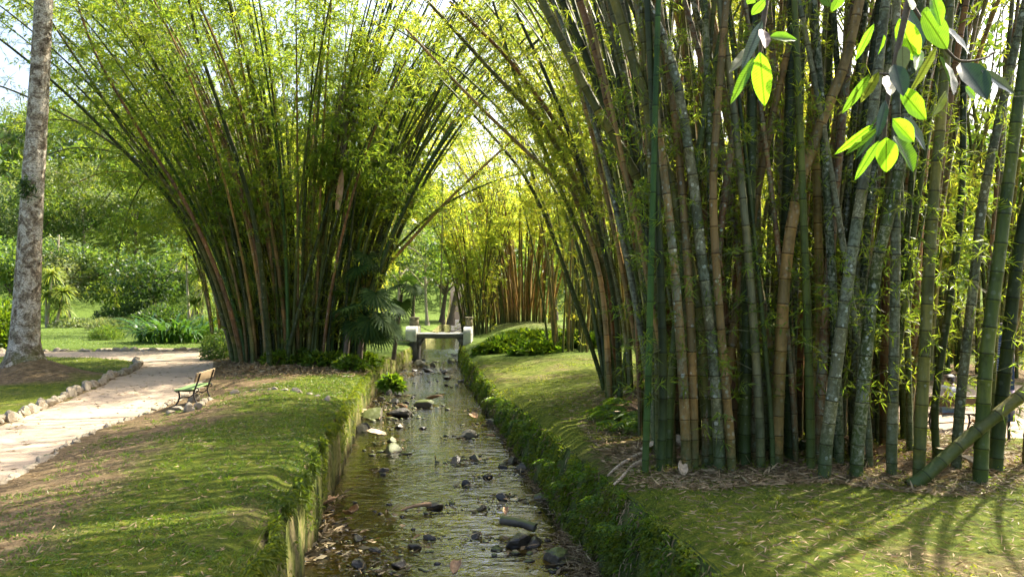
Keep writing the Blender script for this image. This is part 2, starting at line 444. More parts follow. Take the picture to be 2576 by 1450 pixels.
def bed_mat():
    m, nt, p, out = new_mat('stream_bed')
    wp = world_pos(nt)
    n1 = noise(nt, 0.6, 5, 0.6, wp, 0.5); n2 = noise(nt, 9, 6, 0.75, wp)
    r = ramp(nt, n1.outputs['Fac'], [(0.3, (0.07, 0.062, 0.012)), (0.5, (0.18, 0.135, 0.026)), (0.7, (0.32, 0.19, 0.05))])
    r2 = ramp(nt, n2.outputs['Fac'], [(0.3, (0.35, 0.35, 0.35)), (0.7, (1.3, 1.3, 1.3))])
    c = mixc(nt, 1.0, r.outputs[0], r2.outputs[0], 'MULTIPLY')
    nt.links.new(c, p.inputs['Base Color']); p.inputs['Roughness'].default_value = 0.8
    return m
M['stream_bed'] = bed_mat()

def water_mat():
    m, nt, p, out = new_mat('water'); nt.nodes.remove(p)
    n1 = noise(nt, 1.0, 2, 0.5, world_pos(nt, (1.6, 3.4, 1)), 0.8)
    n2 = noise(nt, 1.0, 2, 0.5, world_pos(nt, (5, 10, 1)), 0.6)
    calm = noise(nt, 0.35, 2, 0.5, world_pos(nt, (1, 0.6, 1)))
    cr = ramp(nt, calm.outputs['Fac'], [(0.35, (0.45, 0.45, 0.45)), (0.6, (1, 1, 1))])
    ad = N(nt, 'ShaderNodeMath', operation='MULTIPLY_ADD'); nt.links.new(n2.outputs['Fac'], ad.inputs[0]); ad.inputs[1].default_value = 0.28; nt.links.new(n1.outputs['Fac'], ad.inputs[2])
    mu = N(nt, 'ShaderNodeMath', operation='MULTIPLY'); nt.links.new(ad.outputs[0], mu.inputs[0]); nt.links.new(cr.outputs[0], mu.inputs[1])
    nb = bump(nt, mu.outputs[0], 1.0, 0.055)
    tr = N(nt, 'ShaderNodeBsdfTransparent'); tr.inputs[0].default_value = (0.80, 0.78, 0.46, 1)
    gl = N(nt, 'ShaderNodeBsdfGlossy'); gl.inputs['Roughness'].default_value = 0.03; gl.inputs[0].default_value = (1, 1, 1, 1)
    nt.links.new(nb, gl.inputs['Normal'])
    fr = N(nt, 'ShaderNodeFresnel'); fr.inputs['IOR'].default_value = 1.7; nt.links.new(nb, fr.inputs['Normal'])
    mx = N(nt, 'ShaderNodeMixShader'); nt.links.new(fr.outputs[0], mx.inputs[0]); nt.links.new(tr.outputs[0], mx.inputs[1]); nt.links.new(gl.outputs[0], mx.inputs[2])
    nt.links.new(mx.outputs[0], out.inputs[0])
    return m
M['water'] = water_mat()

# ------------------------------------------------------------------ terrain
DD = [-12, 2, 13, 20, 28, 40, 54, 70, 110, 140]
XLV = [-0.35, -2.15, -3.5, -4.45, -5.55, -6.75, -6.95, -7.6, -9.5, -11]
XRV = [4.8, 3.0, 1.55, 0.65, -0.45, -2.0, -3.35, -4.4, -6.5, -8]
def XL(d): return np.interp(d, DD, XLV) + 0.07 * (fbm(np.asarray(d) * 1.3, 0 * np.asarray(d) + 3.3, 11) - 0.45)
def XR(d): return np.interp(d, DD, XRV) + 0.12 * (fbm(np.asarray(d) * 0.9, 0 * np.asarray(d) + 8.3, 12) - 0.45)
def ZL(d): return np.interp(d, [2, 9, 13, 20, 28, 40, 54, 110], [1.4, 1.45, 1.58, 1.6, 1.35, 1.15, 1.1, 1.3])
def ZR(d): return np.interp(d, [2, 8, 10, 16, 27, 42, 54, 110], [1.6, 1.58, 1.52, 1.32, 1.08, 1.12, 1.2, 1.3])
# path edges (x by depth) on the left side
PD = [2, 6, 9, 12, 15, 17.1, 20.1, 23.5, 26.9, 32, 37.6, 44, 60, 90]
PR = [-7.4, -7.5, -7.7, -7.95, -8.7, -9.1, -9.2, -9.75, -10.6, -12.2, -14.3, -17.3, -24, -36]
PLd = [2, 6, 10, 18.2, 25.6, 30, 33.2, 36, 38.2, 60, 90]
PLx = [-10.2, -10.3, -10.6, -12.0, -13.8, -15.0, -16.0, -17.5, -21, -31, -43]
def path_r(d): return np.interp(d, PD, PR)
def path_l(d): return np.interp(d, PLd, PLx)
CROSS_N = lambda x: np.interp(x, [-60, -30, -21, -16], [40.5, 39.6, 38.4, 37.6])
CROSS_F = lambda x: np.interp(x, [-60, -30, -19.5, -16], [43.4, 42.6, 43.0, 45.5])

def in_path(x, d):
    a = smooth(0.05, 0.35, np.minimum(path_r(d) - x, x - path_l(d))) * (d < 46)
    b = smooth(0.05, 0.35, np.minimum(d - CROSS_N(x), CROSS_F(x) - d)) * (x < -15)
    return np.maximum(a, b)

def hill(x, d):
    r = np.hypot(x * 0.9 + 20, d - 30)
    return 20 * smooth(112, 190, d) + 16 * smooth(105, 175, d - 0.30 * np.minimum(x + 20, 0)) * smooth(-5, -40, x) + 10 * smooth(45, 110, x)

def hL(x, d, cut=True):
    x = np.asarray(x, float); d = np.asarray(d, float)
    t = np.maximum(XL(d) - x, 0)
    z = ZL(d) + (1.4 - ZL(d)) * smooth(0, 6, t)
    z = z + 0.13 * np.sin(np.pi * np.clip(t / 4.5, 0, 1)) * smooth(32, 22, d)
    z = z - 0.12 * smooth(0.35, 0.0, t)
    z = z + 0.30 * np.exp(-(((x + 9.6) / 3.4) ** 2 + ((d - 35) / 3.2) ** 2))
    z = z + 0.8 * np.exp(-(((x + 17.0) / 1.6) ** 2 + ((d - 27.5) / 1.4) ** 2) ** 0.8)
    z = z + (fbm(x * 0.8, d * 0.8, 3) - 0.45) * 0.12 + (fbm(x * 3.1, d * 3.1, 5) - 0.45) * 0.05
    z = z + hill(x, d)
    if cut: z = z - 0.14 * in_path(x, d)
    return z

def in_path_r(x, d):
    return smooth(0.05, 0.4, np.minimum(d - np.interp(x, [8, 12, 40], [16.6, 15.8, 13]), np.interp(x, [8, 12, 40], [25, 26.5, 27]) - d)) * smooth(8.6, 9.2, x)

def hR(x, d, cut=True):
    x = np.asarray(x, float); d = np.asarray(d, float)
    t = np.maximum(x - XR(d), 0)
    z = ZR(d) + (1.4 - ZR(d)) * smooth(0, 5, t)
    z = z - 0.15 * smooth(0.4, 0.0, t)
    z = z + 0.30 * np.exp(-(((x - 4.2) / 2.2) ** 2 + ((d - 21.5) / 4) ** 2))
    z = z + 0.12 * np.exp(-(((x - 5.6) / 3.5) ** 2 + ((d - 14.5) / 1.8) ** 2))
    z = z + 0.9 * np.exp(-(((x - 1.2) / 4.5) ** 2 + ((d - 68) / 6) ** 2))
    z = z + (fbm(x * 0.8, d * 0.8, 23) - 0.45) * 0.12 + (fbm(x * 3.1, d * 3.1, 25) - 0.45) * 0.05
    z = z + hill(x, d)
    if cut: z = z - 0.14 * in_path_r(x, d)
    return z

def H(x, d):
    x = np.asarray(x, float); d = np.asarray(d, float)
    return np.where(x < 0.5 * (XL(d) + XR(d)), hL(x, d), hR(x, d))

dv = np.concatenate([np.arange(-12, 4, 1.0), np.arange(4, 30, 0.21), np.arange(30, 60, 0.4), np.arange(60, 140, 2.0), np.linspace(140, 420, 16)])
tv = np.concatenate([np.arange(0, 0.6, 0.06), np.arange(0.6, 14, 0.21), np.arange(14, 45, 0.6), np.linspace(45, 120, 24), np.linspace(124, 420, 14)])

def ground_sheet(name, left):
    D, T = np.meshgrid(dv, tv, indexing='ij')
    X = XL(D) - T if left else XR(D) + T
    Z = (hL if left else hR)(X, D)
    nd, ntv = D.shape
    V = np.stack([X, D, Z], -1).reshape(-1, 3)
    i = np.arange(nd - 1)[:, None] * ntv + np.arange(ntv - 1)[None, :]
    Q = np.stack([i, i + 1, i + ntv + 1, i + ntv], -1).reshape(-1, 4)
    if not left: pass
    else: Q = Q[:, ::-1]
    Q = Q[:, ::-1]
    if left:
        tt = T
        soil = (0.46 * smooth(1.8, 3.4, tt) + 0.05) * (D < 34) + 0.35 * np.exp(-(((X + 9.6) / 3.8) ** 2 + ((D - 33.5) / 3.0) ** 2)) * 2 + 1.3 * np.exp(-(((X + 17.0) / 1.7) ** 2 + ((D - 27.4) / 1.6) ** 2))
        soil = np.where(X < path_l(D), soil - 0.45, soil) + 0.25 * np.exp(-((X + 6.2) / 0.9) ** 2 - ((D - 9.5) / 2.0) ** 2) - 0.03
        lush = smooth(41, 46, D) * 0.9
        soil = soil + 0.4 * smooth(44, 50, D) * 0
    else:
        soil = 0.75 * np.exp(-(((X - 5.6) / 4.2) ** 2 + ((D - 14.2) / 2.0) ** 2)) + 0.8 * np.exp(-(((X - 4.2) / 2.0) ** 2 + ((D - 21.5) / 3.2) ** 2))
        soil = soil + 0.42 * np.exp(-(((X - 5.4) / 1.7) ** 2 + ((D - 8.0) / 1.2) ** 2)) + 0.45 * smooth(15.5, 17, D) * smooth(8, 9, X) * (D < 34) - 0.1
        soil = soil + 0.22 * smooth(26, 30, D) * (D < 40) + 0.7 * np.exp(-(((X - 1.2) / 4) ** 2 + ((D - 67) / 4) ** 2))
        lush = smooth(34, 44, D) * 0.7
    me = fast_mesh(name, V, Q, {'soil': ('POINT', soil), 'lush': ('POINT', lush)}, True)
    o = link(name, me, M['ground']); tag(o, 'mossy ground of the left bank and lawn' if left else 'mossy ground of the right bank', None, None, 'structure')
    return o
ground_sheet('ground', True)
ground_sheet('ground', False)

# stream bed, water
dw = np.concatenate([np.arange(-12, 4, 1.0), np.arange(4, 60, 0.35), np.arange(60, 141, 1.5)])
def strip(name, zf, mat, nw=14, margin=0.3):
    t = np.linspace(0, 1, nw)
    D, T = np.meshgrid(dw, t, indexing='ij')
    X = (XL(D) - margin) * (1 - T) + (XR(D) + margin) * T
    Z = zf(X, D)
    V = np.stack([X, D, Z], -1).reshape(-1, 3)
    i = np.arange(len(dw) - 1)[:, None] * nw + np.arange(nw - 1)[None, :]
    Q = np.stack([i, i + 1, i + nw + 1, i + nw], -1).reshape(-1, 4)
    return link(name, fast_mesh(name, V, Q, None, True), mat)
def water_z(X, D): return 0.22 * smooth(60.2, 61.6, D) + 0.25 * smooth(74, 78, D)
bed = strip('stream_bed', lambda X, D: water_z(X, D) - 0.16 + 0.20 * (fbm(X * 1.1, D * 0.8, 31) - 0.45), M['stream_bed'], 26)
tag(bed, 'brown gravel bed of the stream', None, None, 'structure')
wat = strip('stream_water', water_z, M['water'], 14)
tag(wat, 'shallow rippling water of the stream', None, None, 'structure')

# paths
def path_sheet(name, rows, label):
    V = []; n = len(rows[0])
    for r in rows: V += r
    i = np.arange(len(rows) - 1)[:, None] * n + np.arange(n - 1)[None, :]
    Q = np.stack([i, i + 1, i + n + 1, i + n], -1).reshape(-1, 4)
    o = link(name, fast_mesh(name, V, Q, None, True), M['path']); tag(o, label, None, None, 'structure'); return o
rows = []
for d in np.arange(1, 46.01, 0.4):
    xs = np.linspace(path_l(d), path_r(d), 14)
    rows.append([(x, d, float(hL(x, d, False)) - 0.045) for x in xs])
path_sheet('path', rows, 'pale sandy path along the left bank')
rows = []
for x in np.arange(-60, -14.9, 0.6):
    ds = np.linspace(CROSS_N(x), CROSS_F(x), 8)
    rows.append([(x, d, float(hL(x, d, False)) - 0.038) for d in ds])
path_sheet('path', rows, 'sandy side path crossing behind the big trunk')
rows = []
for x in np.arange(8.6, 40, 0.6):
    ds = np.linspace(np.interp(x, [8, 12, 40], [16.6, 15.8, 13]), np.interp(x, [8, 12, 40], [25, 26.5, 27]), 14)
    rows.append([(x, d, float(hR(x, d, False)) - 0.045) for d in ds])
path_sheet('path', rows, 'sandy path behind the right bamboo')

# canal walls
def canal_wall(left):
    da = np.concatenate([np.arange(-10, 4, 1.0), np.arange(4, 62, 0.14), np.arange(62, 138, 1.0)])
    tz = np.linspace(0, 1, 12)
    D, T = np.meshgrid(da, tz, indexing='ij')
    top = (hL(XL(D), D) if left else hR(XR(D), D)) + 0.015
    Z = -0.35 + (top + 0.35) * T
    gro = (fbm(D * 2.2, T * 1.1, 41 + left, 3) - 0.45) * 0.34 + (vnoise(D * 6, T * 1.5, 50 + left) - 0.5) * 0.09
    lean = (1 - T) * (0.12 if left else 0.50)
    push = gro * (0.35 + 0.65 * np.sin(np.pi * np.clip(T, 0, 1))) + lean
    push = np.where(T > 0.99, -0.03, push)
    X = XL(D) + push if left else XR(D) - push
    V = np.stack([X, D, Z], -1).reshape(-1, 3)
    k = len(tz)
    i = np.arange(len(da) - 1)[:, None] * k + np.arange(k - 1)[None, :]
    Q = np.stack([i, i + 1, i + k + 1, i + k], -1).reshape(-1, 4)
    if left: Q = Q[:, ::-1]
    root = thing('canal_wall', (float(XL(12) if left else XR(12)), 12, 0),
                 'streaked muddy canal wall with moss below the grassy bank and path' if left else 'fern-covered green canal wall below the bank with the thick bamboo', 'wall')
    V = V - np.array(root.location)
    link('wall_face', fast_mesh('wall_face', V, Q, None, True), M['canal_wall' if left else 'canal_wall_green'], root)
    return root
wallL = canal_wall(True); wallR = canal_wall(False)

# ------------------------------------------------------------------ leaves
def leaf_quads(B, Dn, L, W, droop=0.12):
    """one bent diamond per leaf: base points, directions, lengths, widths"""
    n = len(B)
    L = np.broadcast_to(L, (n,))[:, None]; W = np.broadcast_to(W, (n,))[:, None]
    Dn = nrm(Dn)
    side = nrm(np.cross(Dn, rng.normal(size=(n, 3)) + np.array([0, 0, 0.8])))
    m = B + Dn * L * 0.42
    tip = B + Dn * L; tip[:, 2] -= droop * L[:, 0]
    V = np.stack([B, m + side * W / 2, tip, m - side * W / 2], 1).reshape(-1, 3)
    Q = np.arange(4 * n).reshape(n, 4)
    return V, Q

def leaves_obj(name, B, Dn, L, W, mat, parent=None, rnd=None, droop=0.12, kind='stuff'):
    if parent is not None: B = B - np.array(parent.location)
    V, Q = leaf_quads(B, Dn, L, W, droop)
    if rnd is None: rnd = rng.random(len(B))
    o = link(name, fast_mesh(name, V, Q, {'rnd': ('FACE', rnd)}), mat, parent)
    if kind: o['kind'] = kind
    return o

# ------------------------------------------------------------------ bamboo
CULM_COLS = {
    'green': (0.066, 0.086, 0.018), 'dark': (0.036, 0.050, 0.013), 'olive': (0.120, 0.115, 0.028), 'tan': (0.24, 0.155, 0.055),
    'brown': (0.18, 0.095, 0.042), 'vivid': (0.045, 0.100, 0.018), 'yellow': (0.32, 0.22, 0.06), 'grey': (0.115, 0.115, 0.06)}

def culm_curve(base, az, th0, th1, L, p=1.3, n=26, az_bend=0.0):
    s = np.linspace(0, L, n)
    th = th0 * smooth(0, 0.12, s / L) + th1 * (s / L) ** p
    a = az + az_bend * (s / L) ** 2
    dx = np.sin(th) * np.cos(a); dy = np.sin(th) * np.sin(a); dz = np.cos(th)
    ds = L / (n - 1)
    P = np.stack([np.cumsum(dx) - dx[0], np.cumsum(dy) - dy[0], np.cumsum(dz) - dz[0]], -1) * ds
    return P + np.asarray(base)

def resample(P, step):
    seg = np.linalg.norm(np.diff(P, axis=0), axis=1); s = np.concatenate([[0], np.cumsum(seg)])
    return s, s[-1]

def spline(P, n=40):
    """Catmull-Rom through the given points"""
    P = np.asarray(P, float)
    Pe = np.vstack([2 * P[0] - P[1], P, 2 * P[-1] - P[-2]])
    out = []
    for i in range(len(P) - 1):
        p0, p1, p2, p3 = Pe[i:i + 4]
        for t in np.linspace(0, 1, max(3, n // (len(P) - 1)), endpoint=False):
            out.append(0.5 * ((2 * p1) + (-p0 + p2) * t + (2 * p0 - 5 * p1 + 4 * p2 - p3) * t * t + (-p0 + 3 * p1 - 3 * p2 + p3) * t ** 3))
    out.append(P[-1])
    return np.array(out)

def culm(parent, P, r0, r1, kind, lichen=0.3, sides=8, node=0.38, detail=3, name='culm', label=None, zfine=99.0):
    """one bamboo culm along the polyline P with swollen nodes"""
    s, L = resample(P, 0.1)
    nn = max(3, int(L / node))
    # internodes short at the base, longest in the middle
    w = 0.55 + 0.75 * np.sin(np.pi * np.clip(np.linspace(0.05, 0.95, nn), 0, 1)) ** 0.7
    nodes = np.concatenate([[0], np.cumsum(w) / w.sum() * L])
    if detail >= 3: offs = [(0.0, 1.10), (0.10, 1.0), (0.90, 1.0), (0.96, 1.045)]
    elif detail == 2: offs = [(0.0, 1.09), (0.12, 1.0)]
    else: offs = [(0.0, 1.0)]
    S, U, B = [], [], []
    for k in range(nn):
        fine = np.interp(nodes[k], s, P[:, 2]) < zfine
        for f, b in (offs if fine else (offs[:1] if k % 2 else [])):
            S.append(nodes[k] + f * (nodes[k + 1] - nodes[k])); U.append(k + f + (0.001 if f == 0 else 0)); B.append(b)
    S.append(L); U.append(nn - 0.001); B.append(1.0)
    S = np.array(S); U = np.array(U); B = np.array(B)
    C = np.stack([np.interp(S, s, P[:, i]) for i in range(3)], -1)
    t = S / L
    rad = (r0 * (1 - t) ** 0.8 + r1 * (1 - (1 - t) ** 0.8)) * B
    loc = np.array(parent.location)
    V, Q = tube_geo(C - loc, rad, sides)
    hh = np.clip((C[:, 2] - C[0, 2]) / 10.0, 0, 5)
    me = fast_mesh(name, V, Q, {'internode': ('POINT', np.repeat(U, sides)), 'height': ('POINT', np.repeat(hh, sides))}, True)
    o = link(name, me, M['culm'], parent)
    c = np.array(CULM_COLS[kind]) * rng.uniform(0.8, 1.25)
    o.color = (*[float(x) for x in c], float(lichen))
    if label: o['label'] = label
    return o

def sprays(P, n, s0, s1, ls=(0.6, 1.6), nclu=6, per=6, jit=0.10, down=0.35, gap=0.0):
    """leaf bases and directions of n leafy side branches on the culm P between fractions s0 and s1"""
    s, L = resample(P, 0.1)
    ss = (s0 + (s1 - s0) * rng.random(n)) * L
    O = np.stack([np.interp(ss, s, P[:, i]) for i in range(3)], -1)
    T = nrm(np.stack([np.interp(np.minimum(ss + 0.3, L), s, P[:, i]) for i in range(3)], -1) - O + 1e-6)
    if gap > 0:   # foliage gathers in plumes with open air between
        g_ = 0.5 * fbm(O[:, 0] * 0.25 + O[:, 2] * 0.16, O[:, 1] * 0.25, 201, 2) + 0.5 * fbm(O[:, 2] * 0.27, O[:, 0] * 0.24 - O[:, 1] * 0.16, 207, 2)
        kk_ = g_ > gap; O, T = O[kk_], T[kk_]; n = len(O)
    a = rng.random(n) * 2 * np.pi
    D = nrm(np.stack([np.cos(a), np.sin(a), 0.15 + 0.3 * rng.normal(size=n)], -1) + 0.55 * T)
    l = rng.uniform(ls[0], ls[1], n)
    t = rng.uniform(0.3, 1.0, (n, nclu))
    C = O[:, None] + D[:, None] * (t * l[:, None])[..., None]
    C[..., 2] -= 0.28 * t ** 2 * l[:, None]
    C += rng.normal(size=C.shape) * jit
    C = C.reshape(-1, 3); Dc = np.repeat(D, nclu, 0)
    B = np.repeat(C, per, 0)
    Dn = np.repeat(Dc, per, 0) * 0.5 + nrm(rng.normal(size=(len(B), 3))) * 0.85 + np.array([0, 0, -down])
    tips = O + D * l[:, None]; tips[:, 2] -= 0.28 * l
    return B, Dn, O, tips, C

def twig_strips(O, T, w=0.012, sag=0.08):
    n = len(O)
    mid = (O + T) / 2; mid[:, 2] += sag * np.linalg.norm(T - O, axis=1)
    side = nrm(np.cross(T - O, rng.normal(size=(n, 3)))) * w
    V = np.stack([O - side, O + side, mid + side * 0.7, mid - side * 0.7, T + side * 0.3, T - side * 0.3], 1).reshape(-1, 3)
    b = np.arange(n)[:, None] * 6
    Q = np.concatenate([b + np.array([0, 1, 2, 3]), b + np.array([3, 2, 4, 5])])
    return V, Q

class Clump:
    def __init__(s, name, loc, label, leaf='bamboo_leaf'):
        s.root = thing(name, loc, label, 'bamboo', 'bamboo clumps along the stream')
        s.B = []; s.D = []; s.L = []; s.W = []; s.R = []; s.TO = []; s.TT = []; s.leaf = leaf; s.paths = []
    def culm(s, P, *a, **k):
        s.paths.append(P); return culm(s.root, P, *a, **k)
    def leaves(s, P, n, s0, s1, L=0.2, W=0.03, tint=0.0, **k):
        if n <= 0: return
        B, D, O, T, C = sprays(P, n, s0, s1, **k)
        if len(B) == 0: return
        m = len(B)
        s.B.append(B); s.D.append(D); s.L.append(L * rng.uniform(0.6, 1.25, m)); s.W.append(W * rng.uniform(0.7, 1.2, m))
        s.R.append(np.clip(rng.normal(0.42 + tint, 0.24, m), 0, 1)); s.TO.append(O); s.TT.append(T)
    def finish(s, tw=0.010, keep=1.0):
        if s.B:
            leaves_obj('foliage', np.concatenate(s.B), np.concatenate(s.D), np.concatenate(s.L), np.concatenate(s.W), M[s.leaf], s.root, np.concatenate(s.R))
            O = np.concatenate(s.TO); T = np.concatenate(s.TT)
            kp = rng.random(len(O)) < keep; O, T = O[kp], T[kp]
            V, Q = twig_strips(O, T, tw)
            o = link('twigs', fast_mesh('twigs', V - np.array(s.root.location), Q), M['twig'], s.root); o['kind'] = 'stuff'

def pick_kind(w): 
    k = list(w); p = np.array([w[x] for x in k], float); return k[int(rng.choice(len(k), p=p / p.sum()))]

# --- the fan-shaped clump left of the stream
cl = Clump('bamboo_clump', (-9.3, 34.2, 1.55), 'wide fan-shaped bamboo clump between the sandy path and the stream')
CX, CY = -9.3, 34.2
for i in range(126):
    a = rng.random() * 2 * np.pi; r = math.sqrt(rng.random())
    bx = CX + 3.0 * r * math.cos(a); by = CY + 1.7 * r * math.sin(a)
    bz = float(H(bx, by)) - 0.1
    out = math.atan2((by - CY) * 0.8, (bx - CX))
    az = out + rng.normal() * 0.35
    th0 = R(2 + 11 * r * abs(math.cos(a)) + rng.normal() * 2.5)
    th1 = R(14 + 30 * r + rng.normal() * 8)
    L = rng.uniform(16, 23)
    P = culm_curve((bx, by, bz), az, th0, th1, L, 1.25)
    cl.culm(P, rng.uniform(0.065, 0.105), 0.012, pick_kind({'green': 3, 'dark': 3, 'olive': 3, 'tan': 1.6, 'brown': 1, 'vivid': 1}), rng.uniform(0, 0.6), 6, 0.42, 2)
    cl.leaves(P, 44, 0.30, 1.0, 0.28, 0.05, gap=0.325, ls=(0.7, 2.0), nclu=7, per=5, jit=0.14)
    cl.leaves(P, 7, 0.06, 0.34, 0.26, 0.034, 0.28, ls=(0.4, 1.1), nclu=4, per=6, jit=0.1)
# long culms thrown out to the left and over the stream, traced in the picture and set at their own depth
for pts, d0, d1, r0, kind in [
    ([(600, 895), (540, 700), (455, 520), (300, 310), (130, 60), (60, -40)], 33, 30, 0.10, 'olive'),
    ([(590, 890), (520, 660), (440, 520), (330, 400), (170, 240), (0, 100), (-120, 20)], 33.4, 29, 0.10, 'dark'),
    ([(610, 900), (560, 720), (470, 520), (350, 330), (240, 140), (180, -20)], 32.6, 30, 0.10, 'brown'),
    ([(585, 885), (500, 620), (420, 470), (250, 340), (60, 240), (-80, 190)], 34.2, 31, 0.085, 'grey'),
    ([(640, 900), (600, 660), (540, 420), (420, 210), (330, 60), (290, -40)], 33, 31, 0.095, 'dark'),
    ([(680, 900), (640, 560), (560, 300), (500, 120), (465, -30)], 31.8, 28, 0.12, 'dark'),
    ([(780, 870), (832, 805), (980, 660), (1130, 500), (1290, 350), (1400, 250)], 33.4, 36, 0.10, 'tan'),
    ([(800, 880), (900, 740), (1000, 620), (1110, 520), (1230, 460), (1330, 430)], 34, 36, 0.085, 'green'),
    ([(760, 890), (860, 640), (960, 440), (1080, 250), (1190, 60)], 34, 36, 0.09, 'green'),
    ([(740, 900), (850, 600), (950, 360), (1080, 130), (1150, 0)], 33, 35, 0.095, 'olive'),
    ([(820, 880), (960, 660), (1060, 480), (1190, 280)], 35.5, 38, 0.075, 'olive'),
    ([(720, 905), (800, 600), (880, 330), (960, 100), (990, -20)], 32.4, 32, 0.10, 'dark')]:
    n = len(pts)
    P = spline([at(u, v, d0 + (d1 - d0) * i / (n - 1)) for i, (u, v) in enumerate(pts)], 36)
    P[0, 2] = float(H(P[0, 0], P[0, 1])) - 0.1
    lab = 'pale tan leaning culm slanting up over the stream' if kind == 'tan' else None
    cl.culm(P, r0, r0 * 0.35, kind, 0.35, 8, 0.42, 3, label=lab)
    cl.leaves(P, 30, 0.35, 1.0, 0.24, 0.034, ls=(0.5, 1.6), nclu=6, per=6, jit=0.14)
cl.finish()

# --- thick near clump on the right bank
cr = Clump('bamboo_clump', (5.4, 14.4, 1.4), 'dense near clump of thick grey-green bamboo on the mossy right bank')
KW = {'green': 3, 'dark': 4, 'olive': 3, 'grey': 1.5, 'tan': 2.0, 'brown': 2.2}
def near_leaves(P, L, low=9, n=7):
    cr.leaves(P, n, 0.06, low / L, 0.19, 0.021, ls=(0.3, 1.3), nclu=4, per=5, jit=0.06, down=0.25)
SPECIAL = [  # (picture points from the top down, depth, radius, kind, lichen)
    ([(1335, -60), (1480, 230), (1600, 440), (1680, 640), (1735, 900), (1755, 1170)], 14.5, 0.105, 'olive', 0.3),
    ([(1390, -60), (1500, 200), (1580, 420), (1640, 600), (1690, 850), (1705, 1150)], 15.5, 0.105, 'dark', 0.2),
    ([(1440, -60), (1500, 130), (1545, 320), (1600, 520), (1680, 800), (1720, 1140)], 15, 0.095, 'brown', 0.2),
    ([(1530, -60), (1640, 300), (1700, 520), (1750, 760), (1790, 1150)], 13.3, 0.115, 'olive', 0.25),
    ([(1600, -60), (1690, 150), (1740, 420), (1765, 640), (1795, 900), (1810, 1160)], 13.0, 0.10, 'grey', 1.0),
    ([(1640, -60), (1720, 330), (1785, 560), (1820, 800), (1850, 1140)], 13.8, 0.11, 'brown', 0.3),
    ([(1835, -60), (1805, 300), (1795, 520), (1815, 850), (1840, 1140)], 12.9, 0.075, 'tan', 0.5),
    ([(2180, -60), (2130, 150), (2060, 330), (2010, 480), (1975, 700), (1950, 1120)], 13.2, 0.11, 'tan', 0.3),
    ([(2240, -60), (2190, 350), (2150, 600), (2120, 800), (2070, 1160)], 12.3, 0.10, 'grey', 0.95),
    ([(2330, -60), (2265, 420), (2200, 700), (2150, 1175)], 12.4, 0.105, 'green', 0.9),
    ([(2400, -60), (2370, 300), (2350, 500), (2330, 800), (2308, 1180)], 12.2, 0.095, 'olive', 0.4),
    ([(2600, -60), (2540, 200), (2475, 500), (2445, 750), (2420, 950), (2402, 1140)], 13, 0.085, 'grey', 0.9),
    ([(2560, 300), (2520, 600), (2480, 900), (2462, 1195)], 12.1, 0.11, 'green', 0.15),
    ([(2660, 300), (2576, 560), (2530, 900), (2500, 1165)], 12.8, 0.11, 'dark', 0.1),
    ([(1655, 100), (1640, 600), (1632, 900), (1622, 1178)], 12.8, 0.058, 'vivid', 0.0),
    ([(1640, 200), (1662, 700), (1667, 1000), (1660, 1178)], 12.9, 0.075, 'dark', 0.0),
    ([(2000, -60), (1985, 400), (1975, 800), (1990, 1120)], 13.6, 0.12, 'dark', 0.1),
    ([(1900, -60), (1890, 400), (1880, 800), (1870, 1150)], 13.3, 0.11, 'dark', 0.3),
    ([(2050, 0), (2055, 400), (2060, 800), (2035, 1120)], 13.6, 0.08, 'yellow', 0.3),
    ([(2260, -60), (2255, 500), (2250, 800), (2240, 1150)], 12.6, 0.085, 'grey', 1.0),
    ([(2430, 100), (2420, 500), (2390, 750), (2352, 1000), (2352, 1150)], 13.6, 0.065, 'dark', 0.3),
]
for pts, d, r0, kind, li in SPECIAL:
    pts = pts[::-1]
    P = spline([at(u, v, d) for u, v in pts], 30)
    P[0, 2] = float(H(P[0, 0], P[0, 1])) - 0.08
    t = P[-1] - P[-4]; t = t / np.linalg.norm(t)
    ext = [P[-1] + t * k * 1.5 + np.array([t[0] * 0.05, 0, -0.03]) * k * k for k in range(1, 8)]
    P = np.vstack([P, ext])
    cr.culm(P, r0, 0.03, kind, li, 11, 0.42, 3, zfine=10.5)
    near_leaves(P, 20, 8, 20)
    cr.leaves(P, 22, 0.5, 1.0, 0.32, 0.05, gap=0.44, ls=(0.7, 2.0), nclu=6, per=6, jit=0.2)
